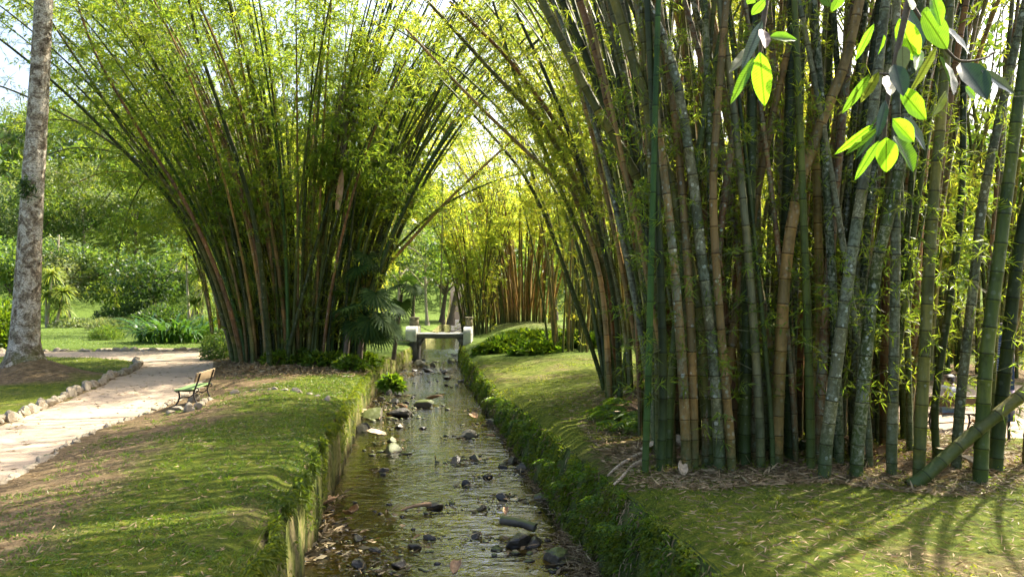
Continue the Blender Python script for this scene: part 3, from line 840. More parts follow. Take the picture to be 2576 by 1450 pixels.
# the leaning culm at the lower right
P = spline([at(2285, 1222, 11.9), at(2330, 1190, 11.9), at(2420, 1110, 12.0), at(2576, 985, 12.1), at(2800, 800, 12.4), at(3050, 560, 13), at(3300, 250, 13.5)], 40)
cr.culm(P, 0.102, 0.06, 'olive', 0.1, 12, 0.42, 3, label='stout olive culm leaning far out to the right near the ground')
n_near = 0
while n_near < 178:
    t = rng.random()
    bx = 2.6 + 6.6 * t ** 1.0; by = 12.9 + 0.2 * abs(t - .4) + rng.random() ** 1.4 * 5.2
    if by < 12.5 + 0.4 * math.sin(bx * 2): continue
    uu_ = 1288 + bx / by * F
    if 2318 < uu_ < 2462 or (uu_ > 2462 and rng.random() < 0.6): continue
    n_near += 1
    bz = float(H(bx, by)) - 0.1
    lean = (bx - 5.0) / 4.0
    az = math.atan2(rng.normal() * 0.5, -1 if lean + rng.normal() * 0.35 < 0 else 1) 
    th0 = R(abs(rng.normal()) * 4.5); th1 = R(10 + 24 * abs(lean) + rng.normal() * 9)
    L = rng.uniform(15, 21)
    P = culm_curve((bx, by, bz), az, th0, th1, L, 1.4)
    cr.culm(P, rng.uniform(0.04, 0.092), 0.012, pick_kind(KW), rng.choice([0.0, 0.3, 0.6, 0.9, 1.0]), 8 if by < 14.2 else 6, 0.42, 3 if by < 14.2 else 2, zfine=10.5)
    if by < 15.2: near_leaves(P, L, 9, 13)
    cr.leaves(P, 16, 0.5, 1.0, 0.32, 0.05, gap=0.44, ls=(0.7, 2.2), nclu=6, per=6, jit=0.2)
cr.finish(0.006)

# --- clump just beyond on the same bank, arching over the stream
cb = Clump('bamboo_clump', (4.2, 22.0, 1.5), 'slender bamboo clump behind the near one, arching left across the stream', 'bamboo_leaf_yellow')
for pts, d0, d1, r0, kind in [
    ([(1530, 985), (1525, 800), (1510, 640), (1460, 480), (1370, 320), (1240, 180), (1075, 0)], 22, 20, 0.10, 'olive'),
    ([(1545, 985), (1540, 780), (1490, 560), (1440, 380), (1290, 160), (1130, 0)], 22.5, 20, 0.095, 'brown'),
    ([(1522, 980), (1430, 700), (1330, 460), (1185, 280), (1080, 170)], 24, 23, 0.075, 'green'),
    ([(1535, 990), (1510, 700), (1440, 480), (1400, 450), (1200, 260), (1020, 70)], 21, 22, 0.08, 'tan'),
    ([(1518, 960), (1450, 770), (1370, 520), (1310, 350), (1270, 200)], 25, 25, 0.06, 'dark'),
    ([(1550, 985), (1500, 700), (1400, 450), (1300, 200), (1240, 0)], 22, 21, 0.085, 'green'),
    ([(1560, 990), (1545, 750), (1480, 480), (1400, 250), (1300, 30)], 21, 20, 0.09, 'dark')]:
    n = len(pts)
    P = spline([at(u, v, d0 + (d1 - d0) * i / (n - 1)) for i, (u, v) in enumerate(pts)], 36)
    P[0, 2] = float(H(P[0, 0], P[0, 1])) - 0.1
    cb.culm(P, r0, r0 * 0.4, kind, 0.3, 9, 0.38, 3)
    cb.leaves(P, 40, 0.4, 1.0, 0.24, 0.034, ls=(0.5, 1.5), nclu=6, per=6, jit=0.14)
for pts in [[(1530, 975), (1480, 600), (1380, 300), (1200, 60), (1000, -120), (800, -220)], [(1540, 975), (1500, 560), (1420, 220), (1260, -40), (1050, -220)], [(1525, 975), (1460, 640), (1340, 380), (1160, 180), (980, 60)],  # extra culms running past the frame top, added to throw streak shadows on the path
            [(1535, 975), (1490, 520), (1400, 160), (1250, -120), (1080, -330)], [(1545, 975), (1510, 480), (1440, 100), (1320, -180), (1150, -380)], [(1530, 975), (1470, 560), (1350, 240), (1150, -20), (930, -170)]]:
    n = len(pts)
    P = spline([at(u, v, 24 + 4 * i / (n - 1) + rng.uniform(-.5, .5)) for i, (u, v) in enumerate(pts)], 34); P[0, 2] = float(H(P[0, 0], P[0, 1])) - 0.1
    cb.culm(P, 0.075, 0.02, pick_kind({'olive': 2, 'tan': 1, 'green': 2, 'dark': 1}), 0.3, 7, 0.4, 2)
    cb.leaves(P, 84, 0.40, 1.0, 0.25, 0.038, ls=(0.6, 1.8), nclu=6, per=6, jit=0.16, gap=0.41)
for i in range(70):
    bx = 3.2 + 3.2 * rng.random() + 0.1 * rng.normal(); by = 18.5 + 6.5 * rng.random()
    bz = float(H(bx, by)) - 0.1
    az = math.atan2(rng.normal() * 0.6, -1.0 if rng.random() < 0.8 else 0.8)
    L = rng.uniform(14, 20)
    P = culm_curve((bx, by, bz), az, R(abs(rng.normal()) * 4), R(16 + rng.random() * 34), L, 1.5)
    cb.culm(P, rng.uniform(0.055, 0.095), 0.012, pick_kind({'green': 3, 'dark': 2, 'olive': 3, 'grey': 2, 'tan': 1.5, 'brown': 1}), rng.choice([0.1, 0.5, 0.9]), 6, 0.38, 2, zfine=14)
    cb.leaves(P, 28, 0.42, 1.0, 0.24, 0.036, gap=0.43, ls=(0.6, 1.9), nclu=6, per=6, jit=0.15)
    cb.leaves(P, 4, 0.06, 0.4, 0.17, 0.02, 0.1, ls=(0.3, 1.0), nclu=3, per=5, jit=0.06)
cb.finish(0.007)

# --- small open clump and the far clumps
def simple_clump(loc, rx, ry, n, label, kinds, leaf, r=(0.05, 0.085), LL=(13, 18), spread=30, nl=30, low=4, lsz=0.28, face=None, lowf=0.3, tint=0.0, t0=4):
    c = Clump('bamboo_clump', (loc[0], loc[1], float(H(loc[0], loc[1]))), label, leaf)
    for i in range(n):
        a = rng.random() * 2 * np.pi; q = math.sqrt(rng.random())
        bx = loc[0] + rx * q * math.cos(a); by = loc[1] + ry * q * math.sin(a)
        az = math.atan2(math.sin(a) * ry, math.cos(a) * rx) + rng.normal() * 0.4
        if face is not None and rng.random() < 0.4: az = face + rng.normal() * 0.4
        L = rng.uniform(*LL)
        P = culm_curve((bx, by, float(H(bx, by)) - 0.1), az, R(abs(rng.normal()) * t0 + 4 * q), R(6 + spread * (0.3 + 0.7 * rng.random())), L, 1.4, 20)
        c.culm(P, rng.uniform(*r), 0.012, pick_kind(kinds), rng.uniform(0, 0.4), 5, 0.45, 1 if loc[1] > 34 else 2)
        c.leaves(P, int(nl * 0.58), lowf, 1.0, lsz * 1.08, lsz * 0.22, tint, ls=(0.7, 2.2), nclu=6, per=5, jit=0.2, gap=0.32)
        c.leaves(P, low, 0.05, lowf, lsz, lsz * 0.14, 0.25, ls=(0.5, 1.2), nclu=3, per=5, jit=0.12)
    c.finish(0.012, 0.4)
    return c
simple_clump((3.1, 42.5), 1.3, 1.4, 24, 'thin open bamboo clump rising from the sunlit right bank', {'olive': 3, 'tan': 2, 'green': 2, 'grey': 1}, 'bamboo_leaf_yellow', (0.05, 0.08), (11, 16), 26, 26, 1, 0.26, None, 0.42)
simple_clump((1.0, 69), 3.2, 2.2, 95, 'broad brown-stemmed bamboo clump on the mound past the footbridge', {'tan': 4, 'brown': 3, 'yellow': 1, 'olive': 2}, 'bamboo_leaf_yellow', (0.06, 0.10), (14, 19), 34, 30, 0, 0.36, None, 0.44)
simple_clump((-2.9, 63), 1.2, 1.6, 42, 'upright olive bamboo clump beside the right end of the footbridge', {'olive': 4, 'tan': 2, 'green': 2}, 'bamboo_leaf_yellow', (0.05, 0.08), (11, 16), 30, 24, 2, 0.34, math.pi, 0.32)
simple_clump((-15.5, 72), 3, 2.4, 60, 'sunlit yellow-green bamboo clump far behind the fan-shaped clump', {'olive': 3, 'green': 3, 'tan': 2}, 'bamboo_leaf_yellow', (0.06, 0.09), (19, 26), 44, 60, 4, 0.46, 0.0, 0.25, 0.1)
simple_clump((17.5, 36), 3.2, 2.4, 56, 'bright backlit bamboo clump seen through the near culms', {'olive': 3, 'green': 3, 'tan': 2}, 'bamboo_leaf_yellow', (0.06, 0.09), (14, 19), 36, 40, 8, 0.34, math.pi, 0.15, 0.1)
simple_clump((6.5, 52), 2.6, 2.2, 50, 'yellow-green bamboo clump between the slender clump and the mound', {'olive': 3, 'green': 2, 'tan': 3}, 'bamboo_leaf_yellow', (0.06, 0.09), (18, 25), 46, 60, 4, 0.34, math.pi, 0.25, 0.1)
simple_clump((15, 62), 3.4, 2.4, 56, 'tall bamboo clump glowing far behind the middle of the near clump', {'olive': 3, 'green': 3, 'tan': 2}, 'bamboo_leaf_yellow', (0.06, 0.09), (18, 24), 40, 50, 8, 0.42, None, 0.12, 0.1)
ca_ = Clump('bamboo_clump', (7.0, 47, 1.4), 'tall bamboo clump whose plumes close the arch high over the stream', 'bamboo_leaf_yellow')
for pts in [[(1560, 845), (1510, 500), (1420, 250), (1300, 90), (1160, 30)], [(1570, 845), (1530, 480), (1450, 180), (1330, 0), (1200, -90)], [(1550, 845), (1490, 540), (1390, 330), (1290, 210), (1180, 170)],
            [(1580, 845), (1560, 450), (1500, 120), (1420, -60), (1330, -160)], [(1590, 845), (1590, 400), (1570, 60), (1530, -150)], [(1565, 845), (1520, 420), (1420, 120), (1290, -20), (1130, -60)],
            [(1555, 845), (1500, 460), (1400, 200), (1250, 60), (1100, 60)], [(1600, 845), (1620, 400), (1650, 50), (1660, -150)], [(1545, 845), (1480, 600), (1370, 430), (1260, 350)], [(1575, 845), (1540, 420), (1470, 60), (1400, -140)]]:
    n = len(pts)
    P = spline([at(u, v, 47 + rng.uniform(-2, 2) - 3 * i / (n - 1)) for i, (u, v) in enumerate(pts)], 32); P[0, 2] = float(H(P[0, 0], P[0, 1])) - 0.1
    ca_.culm(P, 0.09, 0.02, pick_kind({'olive': 2, 'tan': 1, 'green': 2}), 0.3, 6, 0.42, 2)
    ca_.leaves(P, 105, 0.42, 1.0, 0.34, 0.055, ls=(0.8, 2.4), nclu=6, per=6, jit=0.25)
ca_.finish(0.01, 0.5)
simple_clump((18.0, 29.5), 2.2, 1.8, 36, 'leafy bamboo clump behind the navy information board', {'olive': 3, 'green': 3, 'tan': 2}, 'bamboo_leaf', (0.06, 0.09), (16, 20), 34, 84, 6, 0.32, None, 0.25, 0.0)
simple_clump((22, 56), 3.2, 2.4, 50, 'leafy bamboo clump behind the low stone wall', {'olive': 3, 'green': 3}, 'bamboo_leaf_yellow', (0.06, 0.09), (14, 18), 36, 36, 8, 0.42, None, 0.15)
simple_clump((-15.2, 46), 2.6, 1.8, 46, 'drooping bright green bamboo clump half hidden behind the fan-shaped clump', {'olive': 3, 'grey': 3, 'tan': 2}, 'bamboo_leaf', (0.06, 0.09), (17, 23), 62, 58, 3, 0.30, math.pi, 0.30, 0.1)
cd_ = Clump('bamboo_clump', (-13.0, 39.5, 1.45), 'long drooping culms with hanging bright foliage arching left towards the big trunk')
for pts, r0, kind, nl in [
    ([(630, 885), (560, 640), (470, 480), (340, 400), (200, 370), (80, 400)], 0.08, 'grey', 60), ([(640, 885), (570, 600), (480, 450), (390, 430), (330, 510), (300, 620), (285, 690)], 0.07, 'olive', 95),
    ([(650, 885), (560, 560), (440, 400), (300, 330), (150, 300), (20, 310)], 0.08, 'grey', 60), ([(640, 885), (580, 650), (520, 540), (440, 520), (390, 590)], 0.06, 'olive', 60),
    ([(630, 885), (540, 600), (430, 470), (280, 430), (150, 480)], 0.07, 'tan', 60), ([(645, 885), (570, 620), (490, 400), (380, 280), (250, 230), (120, 250)], 0.08, 'olive', 60),
    ([(635, 885), (560, 680), (490, 560), (400, 470), (320, 440), (250, 520)], 0.06, 'olive', 60), ([(650, 885), (590, 600), (540, 420), (460, 260), (360, 160), (240, 130)], 0.08, 'green', 60),
    ([(660, 885), (600, 560), (540, 330), (450, 150), (340, 50), (220, 10)], 0.08, 'green', 90), ([(650, 885), (580, 520), (490, 290), (360, 120), (200, 30), (40, 10)], 0.08, 'olive', 90), ([(740, 885), (800, 480), (880, 200), (980, 30), (1080, -60)], 0.08, 'olive', 90), ([(760, 885), (850, 520), (960, 280), (1090, 140), (1210, 90)], 0.08, 'olive', 90), ([(670, 885), (630, 520), (590, 260), (530, 70), (450, -60)], 0.08, 'olive', 70), ([(680, 885), (660, 480), (650, 200), (620, 0), (590, -120)], 0.08, 'olive', 70), ([(700, 885), (720, 480), (750, 180), (790, -20), (830, -130)], 0.08, 'olive', 70), ([(640, 885), (570, 580), (490, 350), (350, 190), (190, 110), (60, 110)], 0.08, 'grey', 70)]:
    n = len(pts); nl = int(nl * 1.15)
    P = spline([at(u, v, 39.5 - 4.5 * i / (n - 1)) for i, (u, v) in enumerate(pts)], 36); P[0, 2] = float(H(P[0, 0], P[0, 1])) - 0.1
    cd_.culm(P, r0, 0.015, kind, 0.4, 7, 0.42, 2)
    cd_.leaves(P, int(nl * 0.9), 0.42, 1.0, 0.27, 0.045, 0.12, ls=(0.7, 2.0), nclu=6, per=6, jit=0.2, down=0.5)
cd_.finish()
simple_clump((13.5, 29), 2.6, 2.0, 44, 'leafy bamboo clump behind the person on the bench', {'olive': 3, 'green': 3, 'tan': 2}, 'bamboo_leaf_yellow', (0.06, 0.09), (16, 20), 30, 44, 1, 0.30, None, 0.28, 0.1)
# ------------------------------------------------------------------ trees
def tree(name, base, height, crown_r, label, leaf, group=None, n_leaf=4500, lsz=0.45, trunk_r=0.25, bark='branch_bark', crown_z=0.62, lean=(0, 0), squash=0.75, limbs=7, lump=16, hang=0.2):
    root = thing(name, base, label, 'tree', group)
    g = Geo()
    top = np.array([lean[0], lean[1], height * 0.8])
    n = 9; n_leaf = int(n_leaf * 0.72)
    P = np.array([top * t + np.array([math.sin(t * 5 + base[0]) * 0.12 * height * 0.06, math.cos(t * 4) * 0.05, 0]) for t in np.linspace(0, 1, n)])
    P[0, 2] -= 0.15
    rad = trunk_r * (1 - 0.75 * np.linspace(0, 1, n)); rad[0] *= 1.5
    g.tube(P, rad, 8)
    ctr = np.array([lean[0], lean[1], height * crown_z])
    tips = []
    for i in range(limbs):
        t = rng.uniform(0.35, 0.85); o = np.array([np.interp(t, np.linspace(0, 1, n), P[:, k]) for k in range(3)])
        a = i * 2.4 + rng.random(); e = np.array([math.cos(a), math.sin(a), rng.uniform(0.3, 1.0)])
        l = crown_r * rng.uniform(0.6, 0.95)
        tip = o + e * l; mid = o + e * l * 0.5 + np.array([0, 0, 0.1 * l])
        g.tube(spline([o, mid, tip], 8), np.linspace(trunk_r * 0.4, trunk_r * 0.08, len(spline([o, mid, tip], 8))), 5)
        tips.append(tip)
    g.obj('trunk', M[bark], root, True)
    # lumps of foliage through the crown volume
    lc = nrm(rng.normal(size=(lump, 3))) * (rng.random((lump, 1)) ** 0.45) * np.array([crown_r, crown_r, crown_r * squash]) * 0.9 + ctr
    lc = np.vstack([lc, np.array(tips)])
    k = len(lc); lr = rng.uniform(0.22, 0.42, k) * crown_r
    w = lr ** 2; idx = rng.choice(k, n_leaf, p=w / w.sum())
    dirn = nrm(rng.normal(size=(n_leaf, 3))); dirn[:, 2] = dirn[:, 2] * 0.85 + 0.15
    B = lc[idx] + dirn * (lr[idx] * rng.random(n_leaf) ** 0.4)[:, None] * np.array([1.1, 1.1, 0.7])
    Dn = dirn + rng.normal(size=(n_leaf, 3)) * 0.7 + np.array([0, 0, -hang])
    tone = rng.normal(0, 0.12, k)
    rnd = np.clip(0.45 + tone[idx] + rng.normal(size=n_leaf) * 0.2, 0, 1)
    leaves_obj('crown', B + np.array(root.location), Dn, 1.1 * lsz * rng.uniform(0.6, 1.2, n_leaf), lsz * 0.6 * rng.uniform(0.7, 1.2, n_leaf), M[leaf], root, rnd)
    return root

def gz(x, d): return float(H(x, d))

# big trunk at the left edge
def trunk_tree():
    bx, by = -17.38, 27.6
    b = np.array([bx, by, gz(bx, by) - 0.25])
    pts = [(63, 935), (63, 900), (64, 830), (70, 700), (78, 520), (90, 300), (100, 100), (106, -60), (118, -320), (130, -560)]
    P = spline([at(u, v, 27.6) for u, v in pts], 54)
    P = P[P[:, 2] > b[2] + 0.05]; P = np.vstack([b, P])
    root = thing('tree', b, 'tall pale blotchy-barked tree trunk on a root mound by the path', 'tree')
    s, L = resample(P, .1); S = np.linspace(0, L, 150); C = np.stack([np.interp(S, s, P[:, i]) for i in range(3)], -1)
    t = S / L
    hz = C[:, 2] - C[0, 2]
    rad = 0.43 - 0.13 * np.clip(hz / 12, 0, 1) + 0.30 * np.exp(-hz / 0.35) + 0.10 * np.exp(-hz / 1.6)
    sides = 28
    V, Q = tube_geo(C, rad, sides)
    ang = np.tile(np.arange(sides), len(S)); hh = np.repeat(hz, sides)
    ctr = np.repeat(C, sides, 0)
    k = 1 + (fbm(ang * 0.55, hh * 1.4, 71, 4) - 0.47) * 0.12 + 0.10 * np.exp(-hh / 0.5) * np.sin(ang * 2 * np.pi / sides * 5)
    V = ctr + (V - ctr) * k[:, None] - np.array(root.location)
    me = fast_mesh('trunk', V, Q, {'height': ('POINT', np.clip(hh / 10, 0, 5))}, True)
    link('trunk', me, M['blotched_bark'], root)
    # limbs and crown above the frame
    g = Geo(); top = C[-1]; tips = []
    for i in range(7):
        a = i * 0.9 + 0.3; e = np.array([math.cos(a), math.sin(a), 0.7]); o = C[-1 - i * 4]
        tip = o + e * rng.uniform(3, 5); Q_ = spline([o, (o + tip) / 2 + np.array([0, 0, .4]), tip], 10)
        g.tube(Q_ - np.array(root.location), np.linspace(0.16, 0.04, len(Q_)), 6); tips.append(tip)
    g.obj('limbs', M['branch_bark'], root, True)
    n = 5000; tips = np.array(tips); ix = rng.integers(0, len(tips), n)
    B = tips[ix] + nrm(rng.normal(size=(n, 3))) * (2.2 * rng.random((n, 1)) ** 0.5)
    leaves_obj('crown', B, rng.normal(size=(n, 3)) + np.array([0, 0, -.3]), 0.3, 0.12, M['tree_leaf'], root)
    # a fern-like tuft growing on the bark
    bb = at(66, 468, 27.25); n = 260
    B = bb + rng.normal(size=(n, 3)) * np.array([0.14, 0.1, 0.2])
    leaves_obj('moss_tuft', B, rng.normal(size=(n, 3)) + np.array([-0.4, -0.6, -0.2]), 0.22, 0.05, M['tree_leaf_dark'], root)
trunk_tree()

# trees on the slope behind the left lawn
G1 = 'trees on the wooded slope behind the lawn'
for i, (u, vb, d, h, cr_, lf, nl) in enumerate([
    (30, 800, 92, 11, 5.5, 'tree_leaf', 5200), (170, 795, 96, 10, 5.5, 'tree_leaf_pale', 5600), (290, 795, 98, 9, 5, 'tree_leaf', 4800),
    (390, 800, 90, 8, 4.8, 'tree_leaf_dark', 5200), (500, 800, 98, 10, 5.5, 'tree_leaf', 5200), (-60, 790, 112, 16, 7, 'tree_leaf_pale', 5200),
    (90, 700, 118, 16, 7.5, 'tree_leaf', 6800), (210, 690, 122, 18, 8, 'tree_leaf_pale', 7400), (340, 690, 126, 17, 8, 'tree_leaf', 6600), (470, 690, 122, 17, 7.5, 'tree_leaf_pale', 6600),
    (590, 700, 122, 17, 7, 'tree_leaf', 4600), (700, 700, 128, 18, 8, 'tree_leaf_pale', 4200), (840, 700, 128, 18, 8, 'tree_leaf', 4200),
    (20, 600, 142, 18, 8.5, 'tree_leaf_pale', 5600), (150, 600, 146, 18, 9, 'tree_leaf', 5600), (280, 600, 146, 18, 9, 'tree_leaf_pale', 5600), (420, 600, 148, 18, 9, 'tree_leaf', 5600)]):
    x = (u - 1288) / F * d
    near = i < 5
    lab = {0: 'leafy low-branched tree left of the big trunk at the lawn edge', 1: 'pale leafy tree behind the dracaena cluster', 2: 'leafy tree behind the low rounded shrub', 3: 'dark spreading tree at the lawn edge behind the strap-leaved mound', 4: 'leafy tree behind the many-headed dracaena'}.get(i) or (
        'leafy low-branched tree at the far edge of the left lawn' if near else 'tall leafy tree on the wooded slope behind the lawn')
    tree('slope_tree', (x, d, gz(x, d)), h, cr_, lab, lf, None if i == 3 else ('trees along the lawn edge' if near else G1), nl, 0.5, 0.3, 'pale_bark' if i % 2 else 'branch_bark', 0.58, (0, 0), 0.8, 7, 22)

# trees on the sunlit lawn past the footbridge
for i, (u, v, d, h, cr_, lf, tr, bark) in enumerate([
    (1075, 812, 88, 12, 4.0, 'tree_leaf', 0.20, 'pale_bark'), (1000, 806, 92, 13, 4.5, 'tree_leaf_pale', 0.2, 'pale_bark'), (1112, 800, 100, 12, 4.5, 'tree_leaf_pale', 0.35, 'branch_bark'),
    (1135, 803, 97, 13, 4.5, 'tree_leaf', 0.42, 'branch_bark'), (960, 806, 96, 12, 5.0, 'tree_leaf', 0.22, 'branch_bark'), (1160, 800, 104, 13, 5, 'tree_leaf', 0.2, 'branch_bark'),
    (1040, 797, 108, 14, 5, 'tree_leaf_pale', 0.25, 'branch_bark'), (905, 800, 104, 13, 5, 'tree_leaf', 0.25, 'branch_bark'), (1215, 797, 108, 14, 6, 'tree_leaf_pale', 0.25, 'branch_bark'),
    (1300, 797, 108, 15, 6, 'tree_leaf', 0.25, 'branch_bark'), (1400, 800, 104, 15, 6, 'tree_leaf', 0.25, 'branch_bark'), (1500, 800, 104, 15, 6, 'tree_leaf_pale', 0.25, 'branch_bark')]):
    x = (u - 1288) / F * d
    lab = {0: 'slim straight pale-trunked tree just past the left post of the footbridge', 3: 'stout dark-trunked tree on the lawn seen over the footbridge'}.get(i)
    tree('lawn_tree', (x, d, gz(x, d)), h, cr_, lab or 'leafy park tree on the sunlit lawn far beyond the footbridge', lf, None if lab else 'park trees beyond the footbridge', 3200, 0.42, tr, bark, 0.66, (rng.normal() * .8, 0), 0.7, 7, 14)
# trees closing the view on the right
for i, (x, d, h, cr_) in enumerate([(21, 33, 17, 5.5), (30, 60, 15, 6), (40, 52, 15, 6), (17, 70, 16, 6.5), (34, 44, 12, 5), (46, 40, 13, 5.5), (28, 84, 16, 7)]):
    tree('garden_tree', (x, d, gz(x, d)), h, cr_, 'leafy garden tree beyond the low stone wall', ['tree_leaf', 'tree_leaf_pale'][i % 2], 'trees beyond the stone wall', 4200, 0.42, 0.25, 'branch_bark', 0.55, (0, 0), 0.85, 7, 16)

# far wood closing the horizon
n = 40000
x = rng.uniform(-170, 170, n); d = rng.uniform(126, 175, n)
zt = np.array(H(x, d)); lump = fbm(x * 0.11, d * 0.11, 91) * 20 + 3
B = np.stack([x, d, zt + lump * rng.random(n) ** 0.5], -1)
o = leaves_obj('far_wood', B, rng.normal(size=(n, 3)) + np.array([0, -0.4, 0.2]), rng.uniform(1.1, 2.0, n), rng.uniform(0.6, 1.1, n), M['tree_leaf'], None, np.clip(fbm(x * .2, d * .2 + zt, 95) + rng.normal(size=n) * 0.15, 0, 1))
tag(o, 'hazy wooded hillside closing the view', 'wood', None, 'stuff')

# ------------------------------------------------------------------ plants on the left lawn
def strap_leaf_mesh(L, W, bend, name='leaf', n=7):
    t = np.linspace(0, 1, n); th = R(80) - bend * t ** 1.3
    dx = np.cos(th); dz = np.sin(th)
    x = np.concatenate([[0], np.cumsum((dx[1:] + dx[:-1]) / 2)]) * L / (n - 1); z = np.concatenate([[0], np.cumsum((dz[1:] + dz[:-1]) / 2)]) * L / (n - 1)
    w = W * np.array([0.55, 0.9, 1.0, 1.0, 0.85, 0.55, 0.04])[:n] / 2
    V = np.concatenate([np.stack([x, -w, z + 0.25 * w], -1), np.stack([x, 0 * w, z], -1), np.stack([x, w, z + 0.25 * w], -1)])
    Q = []
    for i in range(n - 1):
        Q += [[i, i + 1, n + i + 1, n + i], [n + i, n + i + 1, 2 * n + i + 1, 2 * n + i]]
    return fast_mesh(name, V, Q, {'rnd': ('FACE', np.full(len(Q), rng.random()))}, True)
SL = [strap_leaf_mesh(rng.uniform(2.1, 2.9), 0.18, R(b)) for b in (95, 125, 145, 165, 110, 150)]
for m_ in SL: m_.materials.append(M['strap_leaf'])
pc = thing('strap_leaved_plant', (-22.4, 51.5, gz(-22.4, 51.5)), 'large mound of arching green strap leaves beside the sandy path', 'plant')
for i in range(230):
    a = rng.random() * 2 * np.pi; q = math.sqrt(rng.random())
    x = 2.5 * q * math.cos(a); y = 1.6 * q * math.sin(a)
    link('leaf', SL[i % 6], None, pc, (x, y, -0.05), (rng.normal() * 0.15, rng.normal() * 0.1, math.atan2(y, x) + rng.normal() * 0.8), (1, 1, rng.uniform(0.85, 1.15)))

def rosette(parent, c, n, L, W):
    B = np.repeat(np.array([c], float), n, 0) + rng.normal(size=(n, 3)) * 0.06
    a = rng.random(n) * 2 * np.pi; e = rng.uniform(-0.35, 1.6, n)
    Dn = np.stack([np.cos(a), np.sin(a), e], -1)
    V = []; Q = []; Dn = nrm(Dn)
    segs = 4
    side = nrm(np.cross(Dn, np.array([0, 0, 1.0]))) * W / 2
    l = L * rng.uniform(0.7, 1.1, n)
    pts = []
    for k in range(segs + 1):
        t = k / segs
        p = B + Dn * (l * t)[:, None]; p[:, 2] -= 0.5 * l * t ** 2.4
        w = [0.6, 1.0, 1.0, 0.7, 0.05][k]
        pts += [p - side * w, p + side * w]
    V = np.stack(pts, 1).reshape(-1, 3)
    b = np.arange(n)[:, None] * (2 * segs + 2)
    Q = np.concatenate([b + np.array([2 * k, 2 * k + 1, 2 * k + 3, 2 * k + 2]) for k in range(segs)])
    o = link('rosette', fast_mesh('rosette', V - np.array(parent.location), Q, {'rnd': ('FACE', np.tile(rng.random(n), segs))}), M['dracaena_leaf'], parent); o['kind'] = 'stuff'
def dracaena(stems, label):
    u0, v0, d0 = stems[0][0]
    b = at(u0, v0, d0); b[2] = gz(b[0], b[1])
    root = thing('dracaena', b, label, 'plant')
    for (ub, vb, d), tops, L in stems:
        p0 = at(ub, vb, d); p0[2] = gz(p0[0], p0[1]) - 0.05
        for (ut, vt) in tops:
            p1 = at(ut, vt, d)
            P = spline([p0, (p0 + p1) / 2 + np.array([0.1 * (p1[0] - p0[0]), 0, 0]), p1], 10)
            Geo().tube(P - np.array(root.location), np.linspace(0.16, 0.09, len(P)), 7).obj('stem', M['pale_bark'], root, True)
            rosette(root, p1, 150, L, 0.11)
dracaena([((118, 818, 78), [(130, 690), (116, 745)], 1.9), ((138, 820, 78), [(160, 735), (150, 770)], 2.0)], 'spiky pale-leaved dracaena cluster on the lawn behind the big trunk')
dracaena([((478, 815, 76), [(468, 650), (500, 690), (520, 650)], 1.8), ((500, 818, 74), [(490, 765), (515, 730)], 2.2)], 'tall many-headed dracaena behind the mound of strap leaves')

def bush(name, u, v, d, rx, rz, label, leaf, n, L, W, up=0.3):
    b = at(u, v, d); b[2] = gz(b[0], b[1])
    root = thing(name, b, label, 'shrub')
    dn = nrm(rng.normal(size=(n, 3))); dn[:, 2] = np.abs(dn[:, 2])
    lump = 0.8 + 0.45 * fbm(dn[:, 0] * 2.5 + u, dn[:, 2] * 2.5 + dn[:, 1] * 2, 5)
    B = dn * np.array([rx, rx * 0.8, rz]) * (rng.random((n, 1)) ** 0.35) * lump[:, None] + b
    leaves_obj('foliage', B, dn + rng.normal(size=(n, 3)) * 0.6 + np.array([0, 0, up]), L, W, M[leaf], root)
    g = Geo()
    for k in range(6):
        a = k * 1.05; g.tube([[0, 0, -0.05], [rx * .3 * math.cos(a), rx * .3 * math.sin(a), rz * .4], [rx * .6 * math.cos(a), rx * .5 * math.sin(a), rz * .75]], [0.03, 0.02, 0.01], 5)
    g.obj('stems', M['branch_bark'], root)
bush('clipped_shrub', 268, 852, 54, 1.2, 1.0, 'low rounded fine-leaved shrub left of the strap-leaved mound', 'tree_leaf', 2600, 0.22, 0.04, 0.8)
bush('flower_bed_shrub', 285, 812, 72, 2.4, 0.9, 'feathery shrub bed behind the rounded shrub', 'tree_leaf_pale', 2200, 0.5, 0.06, 1.2)
bush('flower_bed_shrub', 195, 812, 78, 2.6, 0.8, 'silvery low shrub bed behind the left lawn', 'tree_leaf_pale', 1800, 0.35, 0.14)
bush('leafy_shrub', 6, 865, 46, 2.0, 2.6, 'bright broad-leaved shrub left of the big trunk', 'fern_leaf', 2600, 0.34, 0.16)
bush('leafy_shrub', 560, 880, 37, 1.1, 1.3, 'blue-green undergrowth shrub at the left foot of the fan-shaped clump', 'tree_leaf', 3000, 0.2, 0.05, -0.1)
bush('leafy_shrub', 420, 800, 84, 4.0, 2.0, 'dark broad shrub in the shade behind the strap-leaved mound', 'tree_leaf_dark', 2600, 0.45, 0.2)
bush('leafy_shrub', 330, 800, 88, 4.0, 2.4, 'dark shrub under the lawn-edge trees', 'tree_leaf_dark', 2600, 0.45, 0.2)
bush('leafy_shrub', 60, 800, 88, 4.5, 3.0, 'mid-green shrub at the lawn edge behind the big trunk', 'tree_leaf', 2600, 0.45, 0.2)
bush('leafy_shrub', 545, 835, 56, 2.0, 1.6, 'bright green shrub right of the strap-leaved mound', 'fern_leaf', 2200, 0.4, 0.08)

